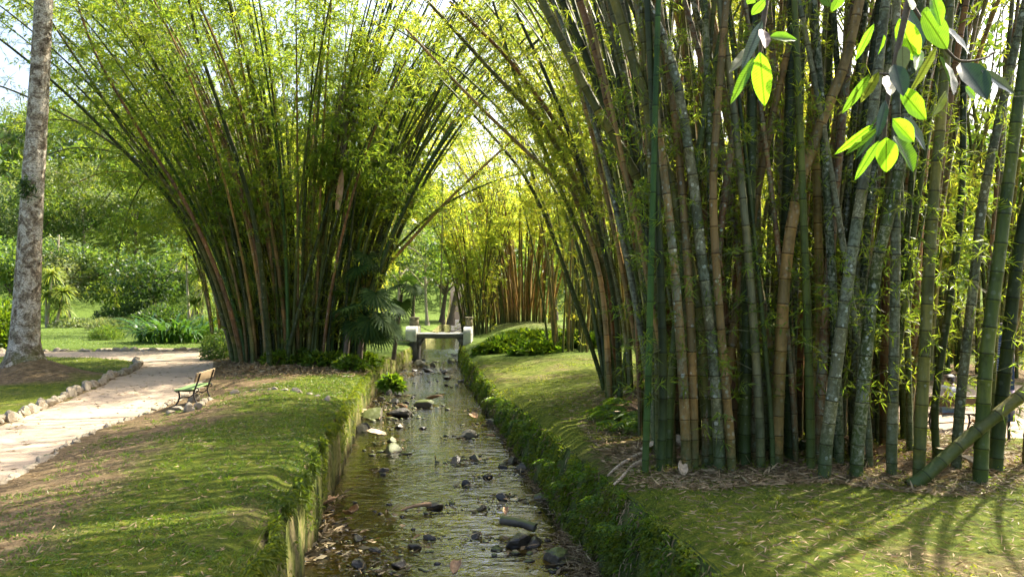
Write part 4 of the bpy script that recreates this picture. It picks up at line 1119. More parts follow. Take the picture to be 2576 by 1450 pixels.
# wooden utility pole with wires
pb = at(140, 800, 96); zb = gz(pb[0], pb[1]); pt = at(146, 590, 96)
pole = thing('utility_pole', (pb[0], pb[1], zb), 'leaning wooden utility pole rising behind the dracaena', 'pole')
Geo().tube([[0, 0, -0.3], [(pt[0] - pb[0]) * .5, 0, (pt[2] - zb) * .5], [pt[0] - pb[0], 0, pt[2] - zb]], [0.17, 0.15, 0.13], 10).obj('shaft', M['pale_bark'], pole, True)
for k, dz in enumerate((0, -0.35, -0.75, -1.1)):
    a = at(-60, 690 + k * 9, 96); b = at(146, 664 + k * 10, 96); c = at(560, 692 + k * 8, 96)
    P = np.vstack([spline([a, (a + b) / 2 - np.array([0, 0, .35]), b], 8), spline([b, (b + c) / 2 - np.array([0, 0, .4]), c], 14)[1:]])
    Geo().tube(P - np.array(pole.location), 0.02, 4).obj('wire', M['iron'], pole)

# ------------------------------------------------------------------ fan palms at the right foot of the fan-shaped clump
def fan_frond(parent, base, hub, face, rad, nseg=22, spread=R(250)):
    """petiole and a pleated fan blade with split, drooping tips"""
    loc = np.array(parent.location)
    base = np.asarray(base, float); hub = np.asarray(hub, float)
    P = spline([base, (base + hub) / 2 + np.array([0, 0, 0.12]), hub], 8)
    pet = Geo().tube(P - loc, np.linspace(0.025, 0.014, len(P)), 5).obj('petiole', M['palm_leaf'], parent)
    fwd = nrm(face); side = nrm(np.cross(fwd, [0, 0, 1.0])); up = np.cross(side, fwd)
    V = []; Q = []
    for i in range(nseg):
        a = -spread / 2 + spread * i / (nseg - 1)
        dirv = fwd * math.cos(a) + side * math.sin(a)
        da = spread / (nseg - 1) * 0.48
        for s_, w in ((0.02, 1), (0.55, 1), (0.8, 0.6), (1.0, 0.05)):
            rr = rad * s_ * (1 - 0.12 * (abs(a) / (spread / 2)) ** 2)
            drop = np.array([0, 0, -1]) * rad * (0.35 * max(0, s_ - 0.4) ** 1.5 + 0.1 * s_)
            tang = (-fwd * math.sin(a) + side * math.cos(a)) * rr * math.tan(da) * w if s_ < 0.6 else (-fwd * math.sin(a) + side * math.cos(a)) * rad * 0.55 * math.tan(da) * w
            c = hub + dirv * rr + drop
            V += [c - tang, c + up * 0.01 * (1 if i % 2 else -1), c + tang]
        b = i * 12
        for k in range(3):
            Q += [[b + 3 * k, b + 3 * k + 1, b + 3 * k + 4, b + 3 * k + 3], [b + 3 * k + 1, b + 3 * k + 2, b + 3 * k + 5, b + 3 * k + 4]]
    fr = link('frond', fast_mesh('frond', np.array(V) - loc, Q, {'rnd': ('FACE', np.repeat(rng.random(nseg), 6))}), M['palm_leaf'], parent)
    pet.parent = fr
    return fr
def fan_palm(u, v, d, stem_top, fronds, label):
    b = at(u, v, d); b[2] = gz(b[0], b[1])
    root = thing('fan_palm', b, label, 'palm')
    top = at(*stem_top, d)
    P = spline([b - np.array([0, 0, .1]), (b + top) / 2, top], 8)
    Geo().tube(P - b, np.linspace(0.13, 0.10, len(P)), 8).obj('stem', M['branch_bark'], root, True)
    for (uh, vh, dd, rad, fx, fz) in fronds:
        hub = at(uh, vh, d + dd)
        fan_frond(root, top, hub, np.array([fx, -0.5, fz]), rad)
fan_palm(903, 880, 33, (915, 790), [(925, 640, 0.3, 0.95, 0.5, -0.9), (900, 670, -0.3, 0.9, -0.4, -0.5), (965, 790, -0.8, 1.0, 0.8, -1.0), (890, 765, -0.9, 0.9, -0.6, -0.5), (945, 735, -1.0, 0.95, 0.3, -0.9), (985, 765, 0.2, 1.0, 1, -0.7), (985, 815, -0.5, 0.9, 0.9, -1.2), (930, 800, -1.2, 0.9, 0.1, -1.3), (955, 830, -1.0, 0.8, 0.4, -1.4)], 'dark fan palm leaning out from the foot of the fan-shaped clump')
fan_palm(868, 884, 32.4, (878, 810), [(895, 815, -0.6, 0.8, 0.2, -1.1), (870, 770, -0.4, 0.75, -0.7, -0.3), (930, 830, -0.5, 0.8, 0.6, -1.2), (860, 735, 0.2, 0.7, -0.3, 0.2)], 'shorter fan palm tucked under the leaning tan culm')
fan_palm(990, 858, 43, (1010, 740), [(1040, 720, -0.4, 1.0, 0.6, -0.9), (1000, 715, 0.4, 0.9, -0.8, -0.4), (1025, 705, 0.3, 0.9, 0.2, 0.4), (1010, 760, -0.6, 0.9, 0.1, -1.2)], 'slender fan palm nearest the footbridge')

# ------------------------------------------------------------------ footbridge
BD = 54.0
def bx_(u): return (u - 1288) / F * BD
def bz_(v): return CAM_Z - (v - HORIZON) / F * BD
fb = thing('footbridge', (bx_(1106), BD, 0), 'low footbridge with white end blocks and a sagging chain across the stream', 'bridge')
fl = np.array(fb.location)
x0, x1 = bx_(1049), bx_(1165)
bevel_obj(Geo().box(np.array([(x0 + x1) / 2, BD + 0.9, bz_(840)]) - fl, (x1 - x0 + 1.2, 2.2, 0.10)).obj('deck', plain('deck_concrete', (0.42, 0.41, 0.36), 0.8, 0.15, 3), fb), 0.01)
for yy in (-0.1, 1.7):
    bevel_obj(Geo().box(np.array([(x0 + x1) / 2, BD + yy, bz_(845)]) - fl, (x1 - x0 + 0.6, 0.25, 0.28)).obj('beam', M['dark_concrete'], fb), 0.01)
for sx, xx in ((1, x0), (-1, x1)):
    Geo().add([[xx - fl[0], -0.2, bz_(850)], [xx + sx * .45 - fl[0], -0.2, bz_(850)], [xx + sx * .06 - fl[0], -0.2, bz_(872)], [xx - fl[0], -0.2, bz_(872)],
               [xx - fl[0], 1.9, bz_(850)], [xx + sx * .45 - fl[0], 1.9, bz_(850)], [xx + sx * .06 - fl[0], 1.9, bz_(872)], [xx - fl[0], 1.9, bz_(872)]],
              [[0, 1, 2, 3], [7, 6, 5, 4], [0, 4, 5, 1], [1, 5, 6, 2], [3, 2, 6, 7], [0, 3, 7, 4]]).obj('bracket', M['dark_concrete'], fb)
    Geo().box(np.array([xx - sx * 0.22, BD + 0.85, 0.45]) - fl, (0.5, 2.3, 1.9)).obj('abutment', M['dark_concrete'], fb)
def end_block(xc, w, vt, vm, vb, y, dep, nm='end_block'):
    """white block whose front face curves down like a scroll"""
    prof = []
    zt, zm, zb_ = bz_(vt), bz_(vm), bz_(vb)
    for t in np.linspace(0, 1, 9):
        a = t * math.pi / 2
        prof.append((y + 0.55 - 0.55 * math.sin(a) if t < 1 else y, zm + (zt - zm) * math.cos(a)))
    prof = [(y + dep, zt)] + prof + [(y + 0.02, zb_), (y + dep, zb_)]
    k = len(prof)
    bm = bmesh.new()
    vs = [[bm.verts.new((xc + s * w / 2 - fl[0], p[0] - fl[1], p[1])) for p in prof] for s in (-1, 1)]
    bm.faces.new(vs[0]); bm.faces.new(vs[1][::-1])
    for i in range(k): bm.faces.new([vs[0][i], vs[1][i], vs[1][(i + 1) % k], vs[0][(i + 1) % k]])
    bmesh.ops.recalc_face_normals(bm, faces=bm.faces[:])
    me = bpy.data.meshes.new(nm); bm.to_mesh(me); bm.free()
    return bevel_obj(link(nm, me, M['white_paint'], fb), 0.02)
end_block((bx_(1022) + bx_(1049)) / 2, bx_(1049) - bx_(1022), 820, 836, 858, BD - 0.5, 2.8)
end_block((bx_(1165) + bx_(1180)) / 2 + 0.1, bx_(1184) - bx_(1165), 822, 838, 868, BD - 0.5, 2.8)
for uu, w in ((1038, 0.6), (1178, 0.45)):
    Geo().box(np.array([bx_(uu), BD + 0.9, bz_(812)]) - fl, (w, w, 0.7)).obj('stone_post', M['pillar_stone'], fb)
    bevel_obj(Geo().box(np.array([bx_(uu), BD + 0.9, bz_(808) + 0.24]) - fl, (w + .12, w + .12, 0.10)).obj('post_cap', M['pillar_stone'], fb), 0.02)
g = Geo(); a = np.array([bx_(1048), BD + 0.9, bz_(817)]); b = np.array([bx_(1172), BD + 0.9, bz_(815)])
for k in range(34):
    t = k / 33; p = a * (1 - t) + b * t; p[2] -= 0.62 * 4 * t * (1 - t)
    g.box(p - fl, (0.13, 0.03 if k % 2 else 0.06, 0.06 if k % 2 else 0.03))
g.obj('chain', M['iron'], fb)
bevel_obj(Geo().box(np.array([bx_(1003), BD - 0.3, bz_(849)]) - fl, (0.5, 0.4, 0.28)).obj('low_block', M['white_paint'], fb), 0.02)
bevel_obj(Geo().box(np.array([bx_(1172), BD - 0.6, bz_(875)]) - fl, (0.5, 0.25, 0.2)).obj('low_block', M['white_paint'], fb), 0.02)
bevel_obj(Geo().box(np.array([bx_(1014), BD - 0.3, bz_(855)]) - fl, (1.1, 0.5, 0.08)).obj('footing', M['pillar_stone'], fb), 0.02)

# ------------------------------------------------------------------ stones
def rock_mesh(seed, name='rock', sub=3, rough=0.9, flat=1.0):
    bm = bmesh.new(); bmesh.ops.create_icosphere(bm, subdivisions=sub, radius=0.5)
    r_ = np.random.default_rng(seed); off = r_.random(3) * 10
    planes = [(nrm(r_.normal(size=3)), r_.uniform(0.22, 0.42)) for _ in range(9)]
    for v in bm.verts:
        c = np.array(v.co)
        k = 1 + rough * (fbm(c[0] * 3 + off[0], c[1] * 3 + c[2] * 2.3 + off[1], seed) - 0.45)
        c = c * k
        for n_, dd in planes:
            e = c @ n_ - dd
            if e > 0: c = c - n_ * e * 0.85
        v.co = c * np.array([1, 1, flat])
    me = bpy.data.meshes.new(name); bm.to_mesh(me); bm.free()
    for p in me.polygons: p.use_smooth = False
    return me
def rocks(mat, seeds, nm): 
    out = []
    for s in seeds:
        m_ = rock_mesh(s, nm); m_.materials.append(M[mat]); out.append(m_)
    return out
RW = rocks('wet_rock', range(6), 'stream_rock'); RM = rocks('mossy_rock', range(10, 14), 'stream_rock'); RP = rocks('pale_rock', range(20, 23), 'stream_rock'); RK = rocks('kerb_rock', range(30, 36), 'stone')

def kerb(points, label, size, step, prob=1.0, sink=0.35):
    """a row of kerb stones along a polyline"""
    P = np.array(points, float); s, L = resample(P, .1)
    root = thing('stone_kerb', (P[0, 0], P[0, 1], gz(P[0, 0], P[0, 1])), label, 'kerb')
    loc = np.array(root.location); t = 0
    while t < L:
        sz = size * rng.choice([0.55, 0.8, 1.0, 1.35]) * rng.uniform(0.9, 1.1); x = np.interp(t, s, P[:, 0]); y = np.interp(t, s, P[:, 1])
        x2 = np.interp(t + .1, s, P[:, 0]); y2 = np.interp(t + .1, s, P[:, 1])
        if rng.random() < prob:
            z = float(hL(x, y, False))
            link('stone', RK[rng.integers(0, 6)], None, root, (x - loc[0] + rng.normal() * .03, y - loc[1] + rng.normal() * .03, z - loc[2] + sz * (0.32 - sink)),
                 (rng.normal() * .15, rng.normal() * .15, math.atan2(y2 - y, x2 - x) + rng.normal() * .2), (sz * 1.35, sz * 0.7, sz * 0.8 * rng.uniform(0.8, 1.1)))
        t += sz * step
    return root
kerb([(path_r(d), d) for d in np.arange(5, 26.5, 0.5)], 'row of small rough stones edging the path below the bench', 0.28, 0.75, 0.95, 0.48)
kerb([(path_l(d), d) for d in np.arange(12, 36.5, 0.5)], 'row of pale rounded stones edging the lawn with the big trunk', 0.36, 0.58, 1.0, 0.28)
kerb([(x, CROSS_F(x)) for x in np.arange(-44, -15.5, 0.6)], 'low kerb along the far lawn behind the side path', 0.45, 0.8, 1.0, 0.42)
kerb([(-8.2, 22.9), (-7.2, 23.2), (-6.6, 22.9), (-6.0, 22.2), (-5.4, 21.3), (-4.9, 20.6)], 'short line of half-buried stones crossing the bank behind the bench', 0.24, 1.1, 0.7, 0.36)

# stones around the bench
for i, (u, v, w) in enumerate([(452, 1025, 32), (475, 1034, 42), (500, 1030, 34), (506, 1018, 26), (513, 1011, 28), (527, 1005, 22), (430, 1035, 28), (492, 1006, 40)]):
    d = 2.75 * F / (v - HORIZON); p = at(u, v, d); z = gz(p[0], p[1]); sz = w / F * d
    o = link('bench_stone', RK[i % 6], None, None, (p[0], p[1], z + sz * 0.12), (0.1, 0.05, i * 1.3), (sz, sz * 0.8, sz * 0.75))
    tag(o, 'rough tan stone set in the ground by the legs of the green bench', 'stone', 'stones around the green bench')

# rocks lying in the stream: picture position, width, kind
def s6(x, y, w): return (644 + x * 0.3784, 901.6 + y * 0.3784, w * 0.3784)
ROCKS = [(905, 620, 130, 'm', 'broad mossy rock left of midstream with a dark wet front'), (1120, 320, 130, 'm', 'long flat mossy rock in midstream below the leafy sheath'), (1410, 520, 105, 'p', 'pale dome-shaped rock near the right side of the stream'),
 (1180, 990, 125, 'w', 'dark humped rock with a red-brown stick against it'), (1395, 840, 60, 'w', 'small round brown-topped stone alone in the stream'), (1325, 692, 95, 'w', 'flat black slab upstream of the round stone'), (1455, 665, 85, 'm', 'small grey rock right above the black slab'),
 (685, 1380, 125, 'w', 'largest black wet rock at the bottom edge of the stream'), (960, 1378, 115, 'w', None), (800, 1405, 75, 'w', None), (790, 1280, 85, 'w', None), (680, 1205, 85, 'w', None),
 (2010, 1350, 210, 'm', 'big mossy boulder beside the straw at the lower right of the stream'), (1740, 1250, 190, 'w', 'black jagged rock heap at the lower right of the stream'), (1850, 1240, 130, 'w', None), (1060, 1255, 105, 'w', None), (1150, 1195, 85, 'w', None), (1460, 1185, 85, 'w', None),
 (845, 742, 62, 'w', None), (850, 772, 42, 'w', None), (950, 458, 75, 'w', None), (1105, 465, 55, 'w', None), (780, 395, 175, 'm', 'sunlit moss-topped rock pile at the foot of the left canal wall'), (940, 385, 150, 'w', 'dark cluster of rocks beside the sunlit mossy pile'),
 (1570, 435, 110, 'w', None), (725, 462, 95, 'w', None), (900, 550, 75, 'm', None), (970, 345, 70, 'p', None), (945, 245, 65, 'w', None), (1270, 133, 62, 'w', None), (1355, 152, 38, 'w', None), (1265, 180, 34, 'w', None),
 (1335, 177, 34, 'w', None), (1300, 189, 24, 'w', None), (870, 228, 75, 'w', None), (1465, 225, 44, 'w', None), (1150, 87, 55, 'w', None), (1100, 99, 34, 'w', None), (1050, 82, 34, 'w', None), (1300, 20, 80, 'm', 'mossy boulder in the narrow upper stream near the footbridge'),
 (1000, 297, 44, 'w', None), (920, 294, 75, 'w', None), (1175, 47, 55, 'm', None), (1085, 48, 85, 'p', None), (1045, 257, 34, 'w', None), (940, 197, 34, 'w', None), (985, 207, 32, 'w', None), (1700, 690, 85, 'w', None), (1645, 722, 55, 'w', None),
 (1640, 935, 110, 'w', None), (1890, 1017, 34, 'w', None), (660, 952, 34, 'w', None), (910, 152, 65, 'w', None), (1500, 1002, 75, 'w', None), (1780, 740, 130, 'm', 'green mossy rock tucked against the right canal wall'), (1895, 930, 100, 'm', None), (1380, 150, 40, 'w', None), (1545, 790, 70, 'w', None), (700, 480, 90, 'p', None), (390, 1135, 60, 'w', None),
 (1530, 335, 50, 'w', None), (830, 275, 60, 'w', None), (1250, 95, 60, 'w', None)]
for i, (x, y, w, k, lab) in enumerate(ROCKS):
    u, v, w = s6(x, y, w)
    d = CAM_Z * F / (v - HORIZON); p = at(u, v, d); sz = 1.2 * w / F * d
    me = {'w': RW, 'm': RM, 'p': RP}[k][i % (6 if k == 'w' else 4 if k == 'm' else 3)]
    fl_ = 0.55 if k != 'p' else 0.75
    if i == 4: fl_ = 0.95
    o = link('stream_rock', me, None, None, (p[0], p[1] + sz * .2, sz * 0.06), (rng.normal() * .12, rng.normal() * .12, rng.random() * 6), (sz, sz * rng.uniform(0.6, 0.8), sz * fl_))
    zone = 'near the bottom edge' if v > 1250 else ('in the lower stream' if v > 1120 else ('in the middle stream' if v > 1010 else 'in the narrow upper stream'))
    q_ = (p[0] - float(XL(d))) / float(XR(d) - XL(d)); lat = 'beside the left wall' if q_ < 0.28 else ('beside the right wall' if q_ > 0.72 else ('left of midstream' if q_ < 0.5 else 'right of midstream'))
    tag(o, lab or ({'w': 'small dark wet stone', 'm': 'small moss-topped stone', 'p': 'small pale stone'}[k] + ' ' + zone + ', ' + lat), 'rock', 'rocks in the stream')

# fallen bamboo sheaths: curled leathery shells
def sheath_mesh(seed, L=1.0, W=0.6, curl=2.2, name='culm_sheath'):
    r_ = np.random.default_rng(seed); n, m_ = 9, 9
    V = []
    for i in range(n):
        t = i / (n - 1); w = W * (math.sin(math.pi * min(1, 0.18 + t * 0.86)) ** 0.6) * 0.5 + 0.01
        for j in range(m_):
            s_ = (j / (m_ - 1) - 0.5) * 2
            a = s_ * curl / 2 * (0.7 + 0.5 * t)
            rad = w / max(0.6, curl / 2)
            V.append((rad * math.sin(a), (t - 0.5) * L, rad * (1 - math.cos(a)) + 0.18 * (t - .5) ** 2 * L + 0.02 * r_.normal()))
    Q = [[i * m_ + j, i * m_ + j + 1, (i + 1) * m_ + j + 1, (i + 1) * m_ + j] for i in range(n - 1) for j in range(m_ - 1)]
    me = fast_mesh(name, V, Q, None, True)
    return me
SH = []
for i in range(6):
    m_ = sheath_mesh(i, 1.0, 0.7, 1.6 + 0.35 * i); m_.materials.append(M['sheath' if i % 2 else 'pale_sheath']); SH.append(m_)
def sheath(u, v, w, i, label, group, rot=None, on_water=False, d=None, up=0.0):
    if d is None:
        d = (CAM_Z - 0.05) * F / (v - HORIZON) if on_water else (CAM_Z - 1.4) * F / (v - HORIZON)
    p = at(u, v, d)
    z = 0.03 if on_water else gz(p[0], p[1]) + 0.03
    sz = (1.1 if on_water else 1.2) * w / F * d
    o = link('culm_sheath', SH[i % 6], None, None, (p[0], p[1] - (0 if on_water else 0.25), z + up + (0.10 if on_water else 0.16) * sz), rot or (R(rng.uniform(5, 40)), rng.normal() * .6, rng.random() * 6.28), (sz, sz, sz))
    o.modifiers.new('thick', 'SOLIDIFY').thickness = 0.02
    tag(o, label, 'sheath', group)
GS = 'fallen sheaths under the near clump'
for i, (u, v, w, lab) in enumerate([(1638, 1128, 58, 'broad tan sheath between the two slim green culms'), (1700, 1092, 52, 'reddish sheath lying right of the slim dark green culm'), (1700, 1128, 56, 'pale rolled sheath on the litter beside the slim culms'), (1702, 1150, 40, 'cup-shaped cream sheath at the litter edge'), (1704, 1182, 46, 'lowest cream sheath on the litter below the slim culms'),
    (2135, 1150, 62, 'large cream and brown sheath at the foot of a lichened culm'), (2090, 1040, 44, None), (1985, 1090, 56, None), (1930, 1060, 50, None), (2060, 1105, 44, None), (1690, 1030, 44, None), (2440, 1060, 40, None), (2390, 1150, 50, None), (2350, 1160, 44, None), (2420, 1180, 46, None), (1800, 1110, 40, None), (1880, 1120, 40, None), (2210, 1150, 40, None), (1560, 1010, 38, None), (1590, 1040, 40, None)]):
    sheath(u, v, w, i, lab or 'curled dry brown sheath among the litter under the near clump', GS)
GW = 'sheaths caught in the stream'
for i, (x, y, w, lab) in enumerate([(2240, 1245, 130, 'brown hollow sheath caught on straw at the lower right wall'), (2250, 1335, 110, 'cream sheath on the straw below the brown hollow one'), (640, 1060, 190, 'dark grey boat-shaped sheath beside the left wall'), (480, 985, 190, 'wide olive sheath jammed against the left wall'), (800, 520, 120, 'pale orange sheath near the sunlit left wall'), (710, 370, 80, 'white sunlit sheath on the mossy pile'), (1450, 400, 75, 'reddish sheath by the right side of the stream'), (1560, 530, 55, 'upright orange sheath by the pale dome rock'), (975, 340, 85, 'pale sheath on the dark rock cluster'), (1180, 280, 90, 'crumpled sheath on the long flat midstream rock'), (1330, 1420, 130, 'orange-brown sheath at the bottom edge of the stream'), (1660, 1040, 75, 'small rusty sheath floating in the stream')]):
    u, v, w = s6(x, y, w); sheath(u, v, w, i * 2 + 1 if i not in (1, 4, 5) else 0, lab, GW, (rng.normal() * .25, rng.normal() * .3, rng.random() * 6), True, None, 0.08)
for u, v, r_, lab in ((1325 + 0, 1335, 0.08, 'short cut bamboo log wedged on rocks in the stream'),):
    d = 4.2 * F / (v - HORIZON - 15); p = at(1302, v, d)
    o = Geo().tube([[-0.32, 0.05, 0.12], [-0.1, 0, 0.1], [0.1, 0, 0.07], [0.32, -0.1, 0.02]], 0.085, 10).obj('bamboo_log', M['mossy_rock'], None, True, loc=(p[0], p[1], 0.08)); tag(o, lab, 'log')
P0 = at(1010, 1275, 15.6); P1 = at(1085, 1268, 15.8)
P0[2] = 0.05; P1[2] = 0.12
o = Geo().tube(spline([P0, (P0 + P1) / 2 + np.array([0, 0, .03]), P1], 8), np.linspace(0.02, 0.05, len(spline([P0, P0, P1], 8))), 6).obj('driftwood_stick', M['sheath']); tag(o, 'red-brown stick lying against the dark humped rock', 'stick')
# cut culm stumps
for i, (u, v, hgt, r0, li) in enumerate([(1890, 1150, 0.55, 0.085, 1.0), (1945, 1165, 0.36, 0.085, 0.6), (2240, 1165, 0.35, 0.09, 1.0), (1978, 1120, 0.3, 0.07, 0.2), (2160, 1180, 0.14, 0.1, 0.3), (2360, 1170, 0.22, 0.09, 0.3), (1550, 1060, 0.3, 0.09, 0.4), (2020, 1150, 0.2, 0.09, 0.3)]):
    d = 2.9 * F / (v - HORIZON); p = at(u, v, d); z = gz(p[0], p[1]) - 0.1
    P = np.array([[p[0], p[1], z], [p[0], p[1] + .01, z + .1 + hgt * .5], [p[0] + .02, p[1], z + .1 + hgt]])
    root = thing('bamboo_stump', P[0], ['tall white-lichened bamboo stump at the litter edge', 'mossy bamboo stump right of the white-lichened stump', 'pale bamboo stump beside the tan-green culm'][i] if i < 3 else 'short mossy cut bamboo stump among the litter', 'stump', 'cut stumps under the near clump')
    c = culm(root, spline(P, 8), r0, r0 * 0.95, 'grey' if li > .5 else 'green', li, 10, 0.28, 3, name='stump')
    Geo().tube(np.array([[p[0] + .02, p[1], z + .1 + hgt - .004], [p[0] + .02, p[1], z + .1 + hgt]]) - np.array(root.location), [0.0, r0 * .9], 10).obj('cut_face', M['pale_sheath'], root)

# ------------------------------------------------------------------ bench
def scroll(P, r=0.018, seg=14): 
    Q_ = spline(P, seg); return Q_
def bench(loc, rz, label, seat_mat, back_mat):
    """cast-iron framed bench: local x along the seat, front towards -y"""
    root = thing('park_bench', loc, label, 'bench'); root.rotation_euler = (0, 0, rz)
    for sx in (-0.55, 0.55):
        g = Geo()
        T = lambda pts, r0=0.022: g.tube(spline([(sx, y, z) for y, z in pts], 16), r0, 6)
        T([(-0.30, 0.0), (-0.22, 0.12), (-0.19, 0.26), (-0.22, 0.40)])              # front leg
        T([(0.30, 0.0), (0.22, 0.12), (0.17, 0.28), (0.20, 0.42), (0.27, 0.62), (0.34, 0.84)])   # rear leg up into the back
        T([(-0.25, 0.40), (0.0, 0.385), (0.20, 0.40)])                               # seat bearer
        T([(-0.20, 0.17), (-0.08, 0.24), (0.04, 0.22), (0.18, 0.30)], 0.016)         # scrolled stretcher
        T([(-0.30, 0.41), (-0.26, 0.36), (-0.20, 0.34)], 0.015)
        T([(0.20, 0.43), (0.27, 0.46), (0.29, 0.40), (0.23, 0.37)], 0.015)           # small volute behind the seat
        g.obj('iron_frame', M['iron'], root, True)
    bevel_obj(Geo().box((0, -0.03, 0.435), (1.5, 0.46, 0.035), 0, R(3)).obj('seat', seat_mat, root), 0.008)
    bevel_obj(Geo().box((0, 0.275, 0.74), (1.5, 0.032, 0.24), 0, R(-14)).obj('backrest', back_mat, root), 0.008)
    Geo().tube([(-0.55, 0.05, 0.20), (0, 0.05, 0.24), (0.55, 0.05, 0.20)], 0.012, 6).obj('tie_rod', M['iron'], root)
    return root
green_paint = plain('green_paint', (0.16, 0.25, 0.09), 0.5, 0.2, 5, 0.15)
worn_wood = plain('worn_wood', (0.26, 0.19, 0.11), 0.7, 0.3, 8, 0.3)
bz0 = gz(-8.45, 20.6)
bench((-8.45, 20.6, bz0 + 0.02), R(-90) + R(4), 'green wooden bench with curled iron legs beside the sandy path', green_paint, worn_wood)
SB = at(2375, 1078, 17.6); SBx = float(SB[0]); SBy = 17.4
SBz = float(hR(SBx, SBy)) + 0.06
bench((SBx, SBy, SBz), R(180), 'dark wooden bench with a seated person, seen between the near culms', plain('dark_wood', (0.10, 0.06, 0.035), 0.6), plain('dark_wood_back', (0.10, 0.06, 0.035), 0.6))

# ------------------------------------------------------------------ seated person, back to the camera
def skin_body(name, verts, edges, radii, mat, parent, sub=2):
    me = bpy.data.meshes.new(name); me.from_pydata(verts, edges, [])
    o = bpy.data.objects.new(name, me); col.objects.link(o)
    m_ = o.modifiers.new('skin', 'SKIN'); m_.use_smooth_shade = True
    sv = me.skin_vertices[0].data
    for i, r_ in enumerate(radii): sv[i].radius = (r_, r_) if not isinstance(r_, tuple) else r_
    sv[0].use_root = True
    s_ = o.modifiers.new('sub', 'SUBSURF'); s_.levels = sub; s_.render_levels = sub
    dg = bpy.context.evaluated_depsgraph_get(); dg.update()
    me2 = bpy.data.meshes.new_from_object(o.evaluated_get(dg)); me2.name = name
    bpy.data.objects.remove(o); bpy.data.meshes.remove(me)
    me2.materials.clear(); me2.materials.append(mat)
    for p in me2.polygons: p.use_smooth = True
    return link(name, me2, mat, parent)
skin = plain('skin', (0.42, 0.24, 0.16), 0.55, 0.1, 6, 0.05)
pr = thing('person', (SBx + 0.02, SBy + 0.02, SBz), 'person in white shirt and jeans, dark hair tied, seated on the far bench', 'person')
# local frame: y away from the camera is forward for the sitter
Vb = [(0, 0, 0.52), (0, -0.02, 0.72), (0, -0.02, 0.92), (0, 0.0, 1.04), (0.0, 0.01, 1.10), (0, 0.03, 1.19), (0, 0.04, 1.28),
      (-0.17, 0.0, 1.00), (-0.30, 0.02, 0.84), (-0.42, 0.10, 0.78), (-0.48, 0.16, 0.80),
      (0.17, 0.0, 1.00), (0.25, 0.08, 0.80), (0.26, 0.28, 0.66), (0.26, 0.36, 0.64),
      (-0.10, 0.05, 0.52), (-0.12, 0.42, 0.52), (-0.12, 0.46, 0.12), (-0.12, 0.58, 0.05),
      (0.12, 0.05, 0.52), (0.36, 0.34, 0.54), (0.42, 0.42, 0.14), (0.46, 0.54, 0.06)]
Eb = [(0, 1), (1, 2), (2, 3), (3, 4), (4, 5), (5, 6), (3, 7), (7, 8), (8, 9), (9, 10), (3, 11), (11, 12), (12, 13), (13, 14), (0, 15), (15, 16), (16, 17), (17, 18), (0, 19), (19, 20), (20, 21), (21, 22)]
Rb = [0.15, 0.125, 0.14, 0.085, 0.055, 0.085, 0.085, 0.065, 0.045, 0.035, 0.03, 0.065, 0.045, 0.035, 0.03, 0.10, 0.065, 0.045, 0.04, 0.10, 0.065, 0.045, 0.04]
skin_body('body', Vb, Eb, Rb, skin, pr)
sub_ = [0, 1, 2, 3, 7, 8, 11, 12]
mp = {k: i for i, k in enumerate(sub_)}
skin_body('shirt', [Vb[k] for k in sub_], [(mp[a], mp[b]) for a, b in Eb if a in mp and b in mp], [Rb[k] + 0.022 for k in sub_], plain('white_shirt', (0.66, 0.66, 0.68), 0.85, 0.08, 5, 0.1), pr)
sub_ = [0, 15, 16, 17, 19, 20, 21]; mp = {k: i for i, k in enumerate(sub_)}
skin_body('jeans', [Vb[k] for k in sub_], [(mp[a], mp[b]) for a, b in Eb if a in mp and b in mp], [Rb[k] + 0.016 for k in sub_], plain('jeans', (0.22, 0.33, 0.46), 0.85, 0.2, 9, 0.1), pr)
hm = plain('dark_hair', (0.03, 0.02, 0.015), 0.5, 0.3, 20, 0.4)
skin_body('hair', [(0, 0.01, 1.17), (0, 0.02, 1.24), (0, 0.04, 1.31), (0, -0.09, 1.16), (0, -0.12, 1.12)], [(0, 1), (1, 2), (0, 3), (3, 4)], [0.098, 0.112, 0.075, 0.05, 0.045], hm, pr)
Geo().tube(spline([(-0.16, 0.02, 1.06), (-0.10, -0.15, 0.98), (0.06, -0.18, 0.80), (0.2, -0.14, 0.62), (0.24, 0.0, 0.55)], 14), 0.014, 6).obj('bag_strap', M['iron'], pr)
for sx, k in ((-1, 10), (1, 14)):   # hands: palm and five fingers
    w_ = np.array(Vb[k]); dr = nrm(np.array(Vb[k]) - np.array(Vb[k - 1])); sd = nrm(np.cross(dr, [0, 0, 1.0]))
    vv = [tuple(w_), tuple(w_ + dr * 0.07)]; ee = [(0, 1)]; rr = [0.026, 0.032]
    for j, (o_, l_) in enumerate(((-0.028, 0.062), (-0.009, 0.075), (0.010, 0.070), (0.028, 0.055))):
        b0 = len(vv); vv += [tuple(w_ + dr * 0.10 + sd * o_), tuple(w_ + dr * (0.10 + l_ * .6) + sd * o_ + np.array([0, 0, -.012])), tuple(w_ + dr * (0.10 + l_) + sd * o_ + np.array([0, 0, -.035]))]
        ee += [(1, b0), (b0, b0 + 1), (b0 + 1, b0 + 2)]; rr += [0.010, 0.009, 0.008]
    b0 = len(vv); vv += [tuple(w_ + dr * 0.05 - sx * sd * 0.045), tuple(w_ + dr * 0.09 - sx * sd * 0.06 + np.array([0, 0, -.01]))]; ee += [(0, b0), (b0, b0 + 1)]; rr += [0.011, 0.009]
    skin_body('hand', vv, ee, rr, skin, pr, 1)

